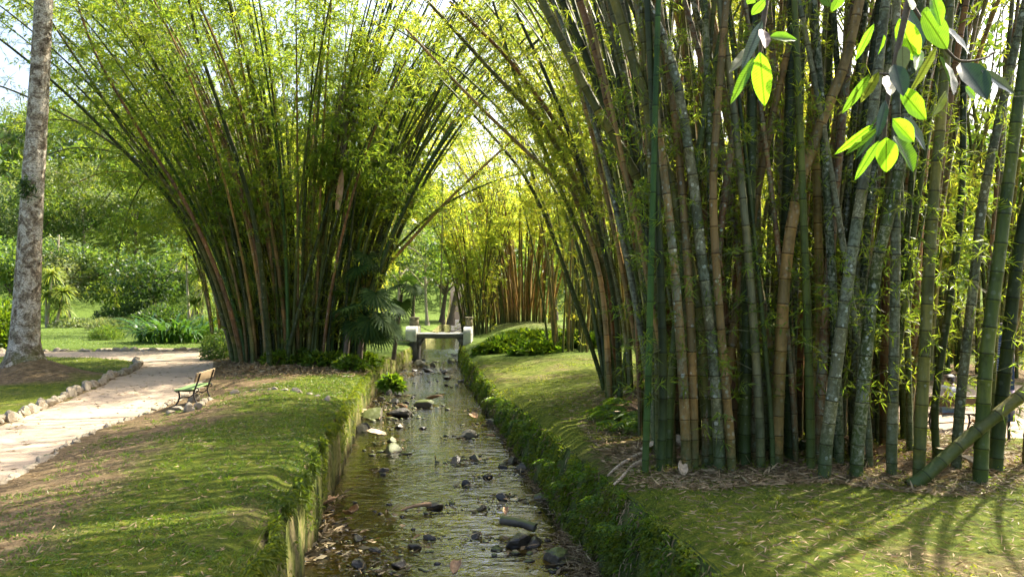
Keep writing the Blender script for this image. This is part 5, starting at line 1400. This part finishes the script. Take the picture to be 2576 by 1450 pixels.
# navy information board behind the leaning culm
ib = at(2510, 1120, 15.6); ibx = float(ib[0]); ibz = float(hR(ibx, 15.6))
board = thing('information_board', (ibx, 15.6, ibz), 'tall navy information board with pale text lines behind the leaning culm', 'sign')
navy = plain('navy_panel', (0.012, 0.03, 0.10), 0.4, 0.15, 3, 0.05)
bevel_obj(Geo().box((0, 0, 1.35), (0.62, 0.05, 1.9)).obj('panel', navy, board), 0.006)
Geo().box((0, 0, 2.33), (0.66, 0.07, 0.10)).obj('header', M['iron'], board)
m_, nt, p_, _ = new_mat('pink_fade')
sx_ = N(nt, 'ShaderNodeSeparateXYZ'); nt.links.new(coords(nt), sx_.inputs[0])
rr_ = ramp(nt, sx_.outputs['Z'], [(0.40, (0.035, 0.06, 0.22)), (0.85, (0.50, 0.36, 0.42))]); nt.links.new(rr_.outputs[0], p_.inputs['Base Color'])
Geo().box((0.26, -0.029, 0.72), (0.09, 0.006, 0.62)).obj('colour_band', m_, board)
tl = plain('text_line', (0.35, 0.38, 0.45), 0.6, 0.1, 8, 0)
for k in range(26):
    if k in (6, 13, 14, 20): continue
    w_ = 0.34 * rng.uniform(0.7, 1.0)
    Geo().box((-0.04 - (0.34 - w_) / 2, -0.0275, 1.98 - k * 0.05), (w_, 0.004, 0.010)).obj('text_line', tl, board)
for sx in (-0.2, 0.2): Geo().tube([(sx, 0.0, -0.1), (sx, 0, 0.42)], 0.03, 8).obj('post', M['iron'], board)

# low stone wall on the right
wl = thing('stone_wall', (22, 42, gz(22, 42)), 'sunlit yellow-brown rough stone wall beyond the person on the bench', 'wall')
Geo().box((0, 0.15, 1.2), (16, 0.35, 2.5)).obj('wall_core', plain('mortar', (0.20, 0.15, 0.07), 0.95), wl)
WS = []
for i in range(4):
    m_ = rock_mesh(60 + i, 'stone', 1, 0.35); m_.materials.append(M['wall_stone']); WS.append(m_)
for rw in range(8):
    x = -8 + (rw % 2) * 0.25
    while x < 7.9:
        w_ = rng.uniform(0.4, 0.75)
        link('stone', WS[rng.integers(0, 4)], None, wl, (x + w_ / 2, -0.05, 0.15 + rw * 0.31), (rng.normal() * .05, rng.normal() * .05, rng.choice([0, math.pi])), (w_ * 1.1, 0.36, 0.34)); x += w_
# ------------------------------------------------------------------ hanging things
hv = thing('hanging_vine', at(866, 215, 31.5), 'shaggy tangle of dead roots with a torn sheath hanging before the left clump', 'vine')
hl = np.array(hv.location); g = Geo()
for k in range(70):
    u0 = 866 + rng.normal() * 9; P = [at(u0, 205 + rng.random() * 40, 31.5 + rng.normal() * .1)]
    e = rng.uniform(0.3, 1.0); P.append(at(866 + rng.normal() * 16, 205 + 110 * e, 31.5 + rng.normal() * .2)); P.append(at(868 + rng.normal() * (6 if e > .7 else 14), 205 + 205 * e, 31.5 + rng.normal() * .1))
    g.tube(spline(P, 8) - hl, 0.008, 3)
g.obj('dry_roots', plain('dry_roots', (0.20, 0.16, 0.11), 0.9), hv)['kind'] = 'stuff'
P = [at(866, -60, 31.8), at(868, 100, 31.6), at(867, 215, 31.5)]
Geo().tube(spline(P, 8) - hl, 0.02, 5).obj('stem', M['twig'], hv)
o = link('torn_sheath', SH[2].copy(), None, hv, at(854, 475, 31.5) - hl, (R(84), R(8), 0.4), (0.5, 1.75, 0.35)); o.data.materials[0] = M['sheath']
o = Geo().tube(spline([at(1112, 430, 44), at(1112, 560, 44), at(1110, 680, 44), at(1107, 775, 44)], 12), 0.035, 6).obj('hanging_vine', M['twig']); tag(o, 'single thin dark stem hanging straight down above the footbridge', 'vine')

# leafy branch hanging into the frame at the upper right
def big_leaf_mesh(name='leaf', w=0.3, cup=0.25, bend=0.18):
    n, V, Q = 9, [], []
    for i in range(n):
        t = i / (n - 1); h = (w / 2) * (math.sin(math.pi * t ** 0.85)) ** 0.75 if 0 < t < 1 else 0.004
        for s_ in (-1, -0.5, 0, 0.5, 1):
            V.append((s_ * h, t, abs(s_) * h * cup - bend * t * t + 0.014 * math.sin(t * 17 + s_ * 2.4) * abs(s_)))
    for i in range(n - 1):
        for j in range(4): Q.append([i * 5 + j, i * 5 + j + 1, i * 5 + j + 6, i * 5 + j + 5])
    return fast_mesh(name, V, Q, None, True)
def big_leaf_mat(name, c, tr, tf):
    m_, nt, p_, out = new_mat(name)
    tc = coords(nt); sx_ = N(nt, 'ShaderNodeSeparateXYZ'); nt.links.new(tc, sx_.inputs[0])
    ab = N(nt, 'ShaderNodeMath', operation='ABSOLUTE'); nt.links.new(sx_.outputs['X'], ab.inputs[0])
    rib = ramp(nt, ab.outputs[0], [(0.0, (0.45, 0.45, 0.4)), (0.012, (0.5, 0.5, 0.4)), (0.02, (1, 1, 1))])
    wv = N(nt, 'ShaderNodeTexWave'); wv.inputs['Scale'].default_value = 7; wv.inputs['Distortion'].default_value = 1.5
    mp_ = N(nt, 'ShaderNodeMapping'); mp_.inputs['Rotation'].default_value = (0, 0, R(60)); nt.links.new(tc, mp_.inputs[0]); nt.links.new(mp_.outputs[0], wv.inputs[0])
    vr = ramp(nt, wv.outputs['Fac'], [(0.0, (0.70, 0.72, 0.7)), (0.35, (1, 1, 1))])
    k = mixc(nt, 1.0, rib.outputs[0], vr.outputs[0], 'MULTIPLY')
    bn = noise(nt, 5.0, 5, 0.7, tc); br_ = ramp(nt, bn.outputs['Fac'], [(0.30, (0.55, 0.5, 0.4)), (0.42, (0.95, 0.95, 0.95)), (0.7, (1.2, 1.1, 1.1))])
    k = mixc(nt, 1.0, k, br_.outputs[0], 'MULTIPLY')
    nt.links.new(mixc(nt, 1.0, c, k, 'MULTIPLY'), p_.inputs['Base Color']); p_.inputs['Roughness'].default_value = 0.32
    t = N(nt, 'ShaderNodeBsdfTranslucent'); nt.links.new(mixc(nt, 1.0, tr, k, 'MULTIPLY'), t.inputs[0])
    mx = N(nt, 'ShaderNodeMixShader'); mx.inputs[0].default_value = tf; nt.links.new(p_.outputs[0], mx.inputs[1]); nt.links.new(t.outputs[0], mx.inputs[2]); nt.links.new(mx.outputs[0], out.inputs[0])
    return m_
LM = {'b': big_leaf_mat('fresh_leaf', (0.07, 0.17, 0.015), (0.28, 0.62, 0.02), 0.6), 'g': big_leaf_mat('green_leaf', (0.05, 0.12, 0.015), (0.18, 0.38, 0.02), 0.5),
      'd': big_leaf_mat('dark_leaf', (0.025, 0.065, 0.02), (0.05, 0.12, 0.02), 0.2), 'w': big_leaf_mat('top_lit_leaf', (0.15, 0.19, 0.14), (0.1, 0.14, 0.06), 0.15),  # 'w': light falling on the leaf tops is painted in as paleness
      'o': big_leaf_mat('olive_leaf', (0.08, 0.10, 0.02), (0.20, 0.27, 0.03), 0.4), 'r': big_leaf_mat('dead_leaf', (0.07, 0.035, 0.015), (0.1, 0.04, 0.01), 0.2)}
def s8(x, y, d): return at(1481 + x * 0.4442, y * 0.4442, d)
def leafy_branch(name, stems, leaves, d, label):
    root = thing(name, s8(*stems[0][0], d), label, 'branch'); rl = np.array(root.location)
    g = Geo()
    for st, r0 in zip(stems, [0.016] + [0.008] * 20):
        P = spline([s8(x, y, d + (0.02 * k)) for k, (x, y) in enumerate(st)], 14); g.tube(P - rl, np.linspace(r0, r0 * .5, len(P)), 6)
    g.obj('twig', M['branch_bark'], root, True)
    for (x0, y0, x1, y1, w, c) in leaves:
        dd = d + rng.uniform(-0.25, 0.25); a = s8(x0, y0, dd); b = s8(x1, y1, dd + rng.uniform(-0.12, 0.12))
        L = float(np.linalg.norm(b - a)); wd = w * 0.4442 / F * d
        yv = Vector((b - a) / L); back = Vector((0, -1, 0)); tilt = rng.normal() * 0.35
        zv = (back - yv * back.dot(yv)).normalized(); zv = Quaternion(yv, tilt) @ zv
        if c in 'w': zv = (Vector((0.3, 0.2, 1)) - yv * yv.dot(Vector((0.3, 0.2, 1)))).normalized() * 0.6 + zv; zv = (zv - yv * zv.dot(yv)).normalized()
        xv = yv.cross(zv)
        me = big_leaf_mesh('leaf', min(0.75, wd / L * 1.08), rng.uniform(0.15, 0.5), rng.uniform(-0.04, 0.12)); me.materials.append(LM[c])
        o = bpy.data.objects.new('leaf', me); col.objects.link(o); o.parent = root
        mat_ = Matrix((xv, yv, zv)).transposed().to_4x4(); mat_.translation = Vector(a - rl)
        o.matrix_local = mat_ @ Matrix.Scale(L, 4)
    return root
leafy_branch('leafy_twig', [[(1060, -260), (1020, -60), (990, 170), (975, 300)], [(990, 170), (1030, 210)]],
    [(975, 290, 1000, 600, 100, 'b'), (990, 110, 870, 390, 55, 'w'), (945, 250, 800, 410, 60, 'o'), (940, 320, 810, 580, 50, 'g'), (1030, 205, 1185, 222, 72, 'b'), (985, 160, 1005, 270, 65, 'r'), (1005, -10, 930, 75, 50, 'g'), (960, -40, 900, 20, 50, 'g')], 3.3,
    'single sprig of broad glossy leaves with one bright hanging leaf, top right')
leafy_branch('leafy_branch', [[(1900, -300), (1840, -60), (1780, 180), (1730, 420), (1690, 620), (1680, 780)], [(1830, 0), (1930, 160), (2030, 270), (2110, 340), (2240, 330), (2310, 290)], [(1730, 420), (1640, 410)], [(1690, 640), (1620, 710)]],
    [(1800, 30, 1900, 260, 160, 'd'), (1765, 100, 1870, 345, 125, 'b'), (1960, -20, 2010, 130, 66, 'b'), (1900, 60, 2050, 275, 115, 'g'), (2025, 145, 2165, 310, 100, 'w'), (1995, 320, 2090, 525, 140, 'd'), (2115, 350, 2275, 540, 145, 'd'), (2230, 393, 2430, 528, 55, 'w'), (2140, 490, 2205, 555, 55, 'b'),
     (1625, 130, 1515, 340, 44, 'b'), (1680, 190, 1650, 305, 44, 'b'), (1785, 255, 1790, 405, 80, 'w'), (1740, 360, 1790, 540, 90, 'd'), (1600, 415, 1440, 645, 48, 'g'), (1650, 400, 1545, 575, 55, 'o'), (1980, 255, 1830, 525, 50, 'o'), (1770, 500, 1915, 675, 115, 'b'), (2035, 510, 1945, 655, 66, 'o'), (1700, 425, 1712, 545, 70, 'o'),
     (1690, 565, 1640, 775, 52, 'd'), (1790, 655, 1930, 845, 66, 'w'), (1725, 670, 1855, 805, 90, 'b'), (1620, 700, 1400, 875, 44, 'b'), (1645, 720, 1455, 875, 36, 'g'), (1660, 640, 1530, 895, 56, 'd'), (1690, 775, 1690, 975, 112, 'b'), (1735, 765, 1850, 965, 120, 'b'), (1650, 795, 1508, 1015, 52, 'b'), (1815, -30, 1845, 45, 66, 'b'), (1880, 270, 1860, 400, 60, 'b'), (1930, 30, 1900, 130, 50, 'g')], 3.1,
    'hanging branch full of broad glossy leaves in the upper right corner')
leafy_branch('leafy_twig', [[(1420, -250), (1400, -80), (1390, 5)]], [(1340, -60, 1380, 30, 80, 'd'), (1440, -50, 1385, 62, 70, 'g')], 3.3, 'small leaf tip poking in at the top edge beside the hanging branch')

# ------------------------------------------------------------------ ground cover
def scatter(n, left, d0, d1, t0, t1, pw=1.0):
    """points on a bank, denser close to the camera"""
    q = rng.random(n); d = d0 * (d1 / d0) ** q
    t = t0 + (t1 - t0) * rng.random(n) ** pw
    x = XL(d) - t if left else XR(d) + t
    return x, d, t
def blades(name, x, d, z, L, W, mat, label, cat, up=1.0, spread=0.7, rnd=None, sunk=0.01):
    n = len(x)
    B = np.stack([x, d, z - sunk], -1); Dn = np.stack([rng.normal(size=n) * spread, rng.normal(size=n) * spread, np.full(n, up)], -1)
    o = leaves_obj(name, B, Dn, L, W, M[mat], None, rnd, 0.25); tag(o, label, cat, None, 'stuff'); return o
# left bank: patchy grass and moss tufts, thicker towards the canal edge
n = 56000
x, d, t = scatter(n, True, 6.5, 34, 0.0, 5.5, 1.6)
keep = (fbm(x * 1.1, d * 1.1, 61) > 0.40 + 0.10 * smooth(2, 4.5, t)) & (x > path_r(d) + 0.2)
x, d, t = x[keep], d[keep], t[keep]; n = len(x)
blades('grass', x, d, hL(x, d), rng.uniform(0.03, 0.085, n) * (1 + 0.02 * d), 0.008 + 0.0006 * d, 'grass', 'short patchy grass on the left bank', 'grass', 0.55, 0.8, np.clip(rng.normal(0.4, 0.22, n), 0, 1))
n = 26000
x, d, t = scatter(n, False, 6.5, 40, 0.0, 7.0, 1.5)
keep = (fbm(x * 0.9, d * 0.9, 63) > 0.47)
x, d, t = x[keep], d[keep], t[keep]; n = len(x)
blades('grass', x, d, hR(x, d), rng.uniform(0.03, 0.09, n) * (1 + 0.02 * d), 0.009 + 0.0006 * d, 'moss_leaf', 'sparse low grass and moss on the right bank', 'grass', 0.6, 0.8)
n = 24000
x = rng.uniform(-45, -12, n); d = rng.uniform(29, 80, n); keep = in_path(x, d) < 0.02
x, d = x[keep], d[keep]; n = len(x)
blades('grass', x, d, hL(x, d), rng.uniform(0.06, 0.14, n), 0.04, 'grass', 'mown grass of the left lawn', 'grass')
# individual weed tufts on the near right bank
def tuft(x, d, label, n=46, L=0.16):
    root = thing('weed_tuft', (x, d, gz(x, d)), label, 'weed', 'weed tufts on the near right bank')
    a = rng.random(n) * 6.28; e = rng.uniform(0.2, 1.4, n)
    B = np.stack([x + rng.normal(size=n) * .05, d + rng.normal(size=n) * .05, np.full(n, gz(x, d))], -1)
    leaves_obj('blades', B, np.stack([np.cos(a), np.sin(a), e], -1), rng.uniform(0.6, 1.2, n) * L, 0.014, M['moss_leaf'], root, None, 0.3)
for (u, v) in [(2000, 1310), (2180, 1370), (1960, 1270), (2060, 1280), (1900, 1330), (1800, 1300), (2100, 1330), (1860, 1400), (2240, 1300)]:
    dd = 2.9 * F / (v - HORIZON); p = at(u, v, dd); tuft(p[0], dd, 'small green grassy weed tuft on the bare mossy ground')
# dry litter: fallen bamboo leaves and straw
def litter(x, d, L, W, label, zoff=0.012):
    n = len(x); z = np.array(H(x, d)) + zoff + rng.random(n) * 0.02
    B = np.stack([x, d, z], -1); Dn = np.stack([rng.normal(size=n), rng.normal(size=n), rng.normal(size=n) * 0.14 + 0.05], -1)
    o = leaves_obj('leaf_litter', B, Dn, L, W, M['litter'], None, None, 0.03); tag(o, label, 'litter', None, 'stuff')
n = 16000
x = rng.uniform(1.6, 10, n); d = 11.7 + rng.random(n) ** 1.3 * 7 + 0.35 * np.sin(x * 1.7); k = x > XR(d) + 0.1
litter(x[k], d[k], rng.uniform(0.08, 0.26, k.sum()), rng.uniform(0.012, 0.03, k.sum()), 'dry straw-coloured leaf litter under the near clump')
n = 5200
x, d, t = scatter(n, False, 6.5, 14, 0.1, 7.5); litter(x, d, rng.uniform(0.06, 0.2, n), rng.uniform(0.008, 0.018, n), 'scattered dry bamboo leaves on the near right bank')
n = 3600
x, d, t = scatter(n, True, 6.5, 26, 0.0, 4.5); litter(x, d, rng.uniform(0.06, 0.16, n), rng.uniform(0.008, 0.02, n), 'scattered dry bamboo leaves on the left bank')
n = 9000
x = -9.3 + rng.normal(size=n) * 2.6; d = 32.6 + rng.normal(size=n) * 1.6; k = (x < XL(d) - 0.1) & (x > path_r(d))
litter(x[k], d[k], rng.uniform(0.15, 0.35, k.sum()), rng.uniform(0.03, 0.06, k.sum()), 'tan leaf litter around the foot of the fan-shaped clump')
n = 6000
x = 4.4 + rng.normal(size=n) * 1.4; d = 21 + rng.normal(size=n) * 3; k = x > XR(d) + .3
litter(x[k], d[k], rng.uniform(0.1, 0.3, k.sum()), rng.uniform(0.02, 0.035, k.sum()), 'dry litter under the slender clump')
# straw heap caught in the stream at the lower right
n = 2600
uu = rng.uniform(1385, 1560, n); vv = rng.uniform(1345, 1470, n)
dd = 4.25 * F / (vv - HORIZON); X = (uu - 1288) / F * dd; kk = (X < XR(dd) - 0.02) & (X > XR(dd) - 0.85 + rng.random(n) * .3)
X, dd = X[kk], dd[kk]; n = len(X)
B = np.stack([X, dd, 0.02 + rng.random(n) * 0.14], -1)
o = leaves_obj('straw_heap', B, np.stack([rng.normal(size=n), rng.normal(size=n), rng.normal(size=n) * .25], -1), rng.uniform(0.08, 0.3, n), rng.uniform(0.008, 0.02, n), M['litter'], None, None, 0.02); tag(o, 'heap of straw caught against the right wall of the stream', 'straw', None, 'stuff')
n = 1500; dd = 13 + rng.random(n) * 14; X = XR(dd) - 0.25 - rng.random(n) * 0.25
B = np.stack([X, dd, 0.01 + rng.random(n) * 0.08], -1)
o = leaves_obj('straw_drift', B, np.stack([rng.normal(size=n), rng.normal(size=n), rng.normal(size=n) * .25], -1), rng.uniform(0.08, 0.25, n), rng.uniform(0.01, 0.025, n), M['litter'], None, None, 0.02); tag(o, 'thin drift of straw along the foot of the right wall', 'straw', None, 'stuff')

# growth on the canal walls
def wall_growth(left, n, d0, d1, zlo, L, W, mat, name, dens_seed, thr, curl):
    q = rng.random(n); d = d0 * (d1 / d0) ** q
    t = zlo + (1.02 - zlo) * rng.random(n) ** (0.6 if left else 0.9)
    top = np.where(left, hL(XL(d), d), hR(XR(d), d))
    k = fbm(d * 2.4, t * 2.2, dens_seed) > thr
    d, t, top = d[k], t[k], top[k]; n = len(d)
    z = top * t
    lean = (1 - (z + .35) / (top + .35)) * (0.12 if left else 0.50)
    gro = (fbm(d * 2.2, (z + .35) / (top + .35) * 1.1, 41 + left, 3) - 0.45) * 0.34 * 0.9
    off = np.maximum(lean + gro, -0.05) + rng.random(n) ** 2 * 0.10
    x = XL(d) + off if left else XR(d) - off
    sgn = 1 if left else -1
    Dn = np.stack([sgn * rng.uniform(0.1, 0.9, n), rng.normal(size=n) * 0.6 - 0.15, rng.normal(size=n) * 0.6 + curl], -1)
    root = wallL if left else wallR
    leaves_obj(name, np.stack([x, d, z], -1), Dn, L * rng.uniform(0.6, 1.3, n) * (1 + 0.012 * d), W * rng.uniform(0.7, 1.3, n) * (1 + 0.012 * d), M[mat], root, np.clip(rng.normal(0.42, 0.22, n), 0, 1), 0.3)
wall_growth(True, 34000, 7, 58, 0.2, 0.06, 0.02, 'moss_leaf', 'hanging_moss', 81, 0.55, -0.3)
wall_growth(True, 16000, 7, 40, 0.82, 0.12, 0.022, 'moss_leaf', 'edge_grass', 83, 0.38, 0.1)
wall_growth(False, 62000, 7, 58, 0.06, 0.06, 0.032, 'moss_leaf', 'creeping_plants', 85, 0.46, 0.1)
wall_growth(False, 5000, 7, 40, 0.05, 0.10, 0.016, 'litter', 'dry_leaves', 93, 0.42, -0.4)
wall_growth(False, 24000, 7, 58, 0.1, 0.06, 0.035, 'fern_leaf', 'small_leaves', 89, 0.5, 0.1)
wall_growth(False, 8000, 7, 46, 0.5, 0.12, 0.024, 'fern_leaf', 'ferns_fringe', 87, 0.5, 0.3)

# separate ferns: pinnate fronds
def fern(p, n, L, label, group, out):
    root = thing('fern', p, label, 'fern', group)
    for i in range(n):
        a = out + rng.normal() * 0.7; dirv = np.array([math.cos(a), math.sin(a), 0.0]); l = L * rng.uniform(0.7, 1.15)
        t = np.linspace(0.05, 1, 15)
        C = dirv * (l * t)[:, None]; C[:, 2] = l * (0.55 * t - 0.75 * t ** 2)
        side = np.array([-dirv[1], dirv[0], 0]); B = np.concatenate([C, C])
        Dn = np.concatenate([np.tile(side, (15, 1)), np.tile(-side, (15, 1))]) + dirv * 0.45 + np.array([0, 0, -.15])
        ll = np.tile(l * 0.26 * np.sin(np.pi * (0.12 + 0.86 * t)), 2)
        V, Q = leaf_quads(B, Dn, ll, ll * 0.34, 0.1)
        g = Geo().add(V, Q, rng.random(30)); g.tube(C[::2], 0.004, 3)
        g.obj('frond', M['fern_leaf'], root)
for i, (u, v) in enumerate([(1300, 1030), (1345, 1090), (1400, 1160), (1435, 1215), (1480, 1190), (1330, 1060), (1275, 1000), (1520, 1250), (1560, 1320), (1470, 1290), (1262, 960)]):
    dd = float(np.interp(u, [1250, 1400, 1590], [26.7, 15.7, 10.35])); p = at(u, v, dd); p[0] = min(p[0], float(XR(dd)) + 0.0) - 0.05; p[2] = min(p[2], float(hR(XR(dd), dd)))
    fern(p, 6, 0.45 if dd < 20 else 0.6, 'green fern sprouting from the right canal wall', 'ferns on the right canal wall', R(215))
for i, (u, v, dd) in enumerate([(1545, 960, 19.5), (1575, 985, 18.6), (1600, 1000, 18), (1530, 990, 19), (1620, 1020, 17.2), (1560, 1030, 17.6), (1580, 950, 20), (1640, 985, 18), (1690, 1010, 17)]):
    p = at(u, v, dd); p[2] = gz(p[0], p[1]) + 0.12
    fern(p, 8, 0.8, 'dark green fern at the foot of the slender clump', 'ferns under the slender clump', R(230))
# low leafy cover on the mound
for i, (u, v, dd, rx, rz) in enumerate([(1330, 850, 48, 2.2, 0.9), (1280, 865, 46, 1.6, 0.7), (1400, 860, 47, 1.8, 0.8), (1240, 880, 44, 1.0, 0.5), (1460, 865, 46, 1.6, 0.9), (1350, 885, 42, 1.4, 0.5)]):
    bush('ground_plant', u, v, dd, rx, rz, ['largest broad-leaved ground plant on the right bank before the brown clump', 'broad-leaved ground plant left of the largest one on the bank', 'leafy ground plant behind the thin open clump', 'low ground plant nearest the footbridge on the right bank', 'leafy ground plant right of the thin open clump', 'low ground plant in front of the largest one on the bank'][i], 'fern_leaf', 1500, 0.42, 0.24, 0.2)
for i, (u, v, dd) in enumerate([(760, 890, 33), (800, 885, 32.5), (840, 878, 33), (880, 890, 32), (700, 895, 32.5), (920, 880, 34), (985, 985, 26)]):
    bush('leafy_weed', u, v, dd, 0.7 if i < 6 else 0.35, 0.55 if i < 6 else 0.4, ['leafy weed at the middle front of the fan-shaped clump', 'second leafy weed right of the clump middle', 'leafy weed below the leaning tan culm', 'leafy weed at the front right foot of the fan-shaped clump', 'leafy weed at the front left foot of the fan-shaped clump', 'leafy weed under the dark fan palm'][i] if i < 6 else 'dark leafy plant at the water edge by the left wall', 'fern_leaf', 420, 0.26, 0.12, 0.1)

# small debris in the shallows: dark pebbles and soaked leaves
n = 1500
dd = 9 * (60 / 9) ** rng.random(n); q = rng.random(n); q = np.where(rng.random(n) < 0.6, q ** 2.5, 1 - q ** 3)
X = XL(dd) * (1 - q) + XR(dd) * q
kk = fbm(X * 0.9, dd * 0.45, 97) > 0.53; X, dd = X[kk], dd[kk]; n = len(X)
ico = bmesh.new(); bmesh.ops.create_icosphere(ico, subdivisions=1, radius=0.5)
iv = np.array([v.co[:] for v in ico.verts]); it = np.array([[v.index for v in f.verts] for f in ico.faces]); ico.free()
sz = rng.uniform(0.04, 0.13, n) * (0.7 + 0.02 * dd)
sc = np.stack([sz * rng.uniform(0.8, 1.6, n), sz, sz * rng.uniform(0.35, 0.7, n)], -1)
V = iv[None] * sc[:, None] * rng.uniform(0.75, 1.25, (n, len(iv), 1)) + np.stack([X, dd, water_z(X, dd) + sz * 0.02], -1)[:, None]
Q = (it[None] + (np.arange(n) * len(iv))[:, None, None]).reshape(-1, 3)
o = link('pebbles', fast_mesh('pebbles', V.reshape(-1, 3), Q), M['wet_rock']); tag(o, 'dark pebbles and debris breaking the shallow stream', 'pebbles', None, 'stuff')
n = 5200
dd = 9 * (50 / 9) ** rng.random(n); q = rng.random(n); q = np.where(rng.random(n) < 0.6, 0.02 + 0.3 * q ** 2, 0.98 - 0.4 * q ** 2)
X = XL(dd) * (1 - q) + XR(dd) * q
kk = fbm(X * 0.9, dd * 0.45, 97) > 0.53; X, dd = X[kk], dd[kk]; n = len(X)
o = leaves_obj('soaked_leaves', np.stack([X, dd, water_z(X, dd) + 0.005 + rng.random(n) * 0.05], -1), np.stack([rng.normal(size=n), rng.normal(size=n), rng.normal(size=n) * .2], -1), rng.uniform(0.08, 0.3, n) * (0.7 + 0.02 * dd), rng.uniform(0.02, 0.07, n), M['litter'], None, None, 0.02)
tag(o, 'soaked brown leaves drifting along the stream edges', 'leaves', None, 'stuff')

# moss cushions and shoots round the feet of the near culms
for cl_, nm in ((cr, 'moss_cushions'), (cb, 'moss_cushions')):
    pts = np.array([P[0] for P in cl_.paths]); m_ = 46
    B = np.repeat(pts, m_, 0); n = len(B); a = rng.random(n) * 6.28; r_ = 0.09 + rng.random(n) ** 1.5 * 0.16
    B = B + np.stack([np.cos(a) * r_, np.sin(a) * r_, np.zeros(n)], -1); B[:, 2] = np.array(H(B[:, 0], B[:, 1])) + np.maximum(0, 0.22 - r_) * rng.random(n)
    leaves_obj(nm, B, np.stack([np.cos(a), np.sin(a), rng.random(n) * 1.5], -1), rng.uniform(0.03, 0.09, n), 0.022, M['moss_leaf'], cl_.root)

n = 700
d = rng.uniform(9, 34, n); q = rng.random(n); q = np.where(rng.random(n) < 0.5, q ** 3, 1 - q ** 2.2); x = path_l(d) * (1 - q) + path_r(d) * q
B = np.stack([x, d, hL(x, d, False) - 0.03], -1)
o = leaves_obj('path_litter', B, np.stack([rng.normal(size=n), rng.normal(size=n), rng.normal(size=n) * .1 + .05], -1), rng.uniform(0.06, 0.2, n), rng.uniform(0.015, 0.04, n), M['litter'], None, None, 0.02); tag(o, 'stray dry leaves on the sandy path', 'leaves', None, 'stuff')

# gravel and leaves gathered round the larger stream rocks
rk = [(at(*s6(x, y, w)[:2], CAM_Z * F / (s6(x, y, w)[1] - HORIZON)), s6(x, y, w)[2] / F * CAM_Z * F / (s6(x, y, w)[1] - HORIZON)) for x, y, w, k, lab in ROCKS if w > 55]
C = np.repeat(np.array([p for p, _ in rk]), 14, 0); sz0 = np.repeat(np.array([q for _, q in rk]), 14); n = len(C)
a = rng.random(n) * 6.28; r_ = sz0 * (0.5 + rng.random(n) ** 1.6 * 0.9)
X = C[:, 0] + np.cos(a) * r_ * 1.3; dd = C[:, 1] + np.sin(a) * r_; kk = (X > XL(dd) + .1) & (X < XR(dd) - .3); X, dd, sz0 = X[kk], dd[kk], sz0[kk]; n = len(X)
sz = sz0 * rng.uniform(0.08, 0.34, n); sc = np.stack([sz * rng.uniform(0.8, 1.6, n), sz, sz * rng.uniform(0.4, 0.7, n)], -1)
V = iv[None] * sc[:, None] * rng.uniform(0.7, 1.3, (n, len(iv), 1)) + np.stack([X, dd, water_z(X, dd) + sz * 0.03], -1)[:, None]
Q = (it[None] + (np.arange(n) * len(iv))[:, None, None]).reshape(-1, 3)
o = link('gravel', fast_mesh('gravel', V.reshape(-1, 3), Q), M['mossy_rock']); tag(o, 'small stones gathered round the larger rocks in the stream', 'gravel', None, 'stuff')
n = len(C); a = rng.random(n) * 6.28; rr_ = np.repeat(np.array([q for _, q in rk]), 14) * (0.4 + 0.7 * rng.random(n))
B = np.stack([C[:, 0] + np.cos(a) * rr_ * 1.3, C[:, 1] + np.sin(a) * rr_, 0.01 + rng.random(n) * 0.05], -1); kk = (B[:, 0] > XL(B[:, 1]) + .1) & (B[:, 0] < XR(B[:, 1]) - .3); B = B[kk]; n = len(B)
o = leaves_obj('caught_leaves', B, np.stack([rng.normal(size=n), rng.normal(size=n), rng.normal(size=n) * .25], -1), rng.uniform(0.08, 0.28, n) * (0.6 + .025 * B[:, 1]), rng.uniform(0.02, 0.06, n), M['litter'], None, None, 0.02); tag(o, 'brown leaves caught against the stream rocks', 'leaves', None, 'stuff')
# taller grass tufts on the left bank
n = 520; x, d, t = scatter(n, True, 6.5, 26, 0.05, 4.6, 1.5); kk = x > path_r(d) + .3; x, d = x[kk], d[kk]; m_ = 14
x = np.repeat(x, m_) + rng.normal(size=len(x) * m_) * 0.05; d = np.repeat(d, m_) + rng.normal(size=len(d) * m_) * 0.05; n = len(x)
blades('grass_tufts', x, d, hL(x, d), rng.uniform(0.07, 0.17, n), 0.012, 'fern_leaf', 'scattered taller grass tufts on the left bank', 'grass', 0.8, 0.7)

for i, pts in enumerate([[(1542, 1212), (1565, 1203), (1590, 1185), (1612, 1172)], [(1528, 1190), (1556, 1182), (1590, 1162), (1612, 1152)]]):
    P = []
    for u, v in pts:
        dd = 2.95 * F / (v - HORIZON); p = at(u, v, dd); P.append((p[0], dd, gz(p[0], dd) + 0.02))
    Q_ = spline(P, 14)
    o = Geo().tube(Q_, np.linspace(0.02, 0.045, len(Q_)), 7).obj('exposed_root', M['pale_sheath'], None, True)
    tag(o, ['lower pale root running out from the slim green culm', 'upper pale root running out from the slim green culm'][i], 'root')
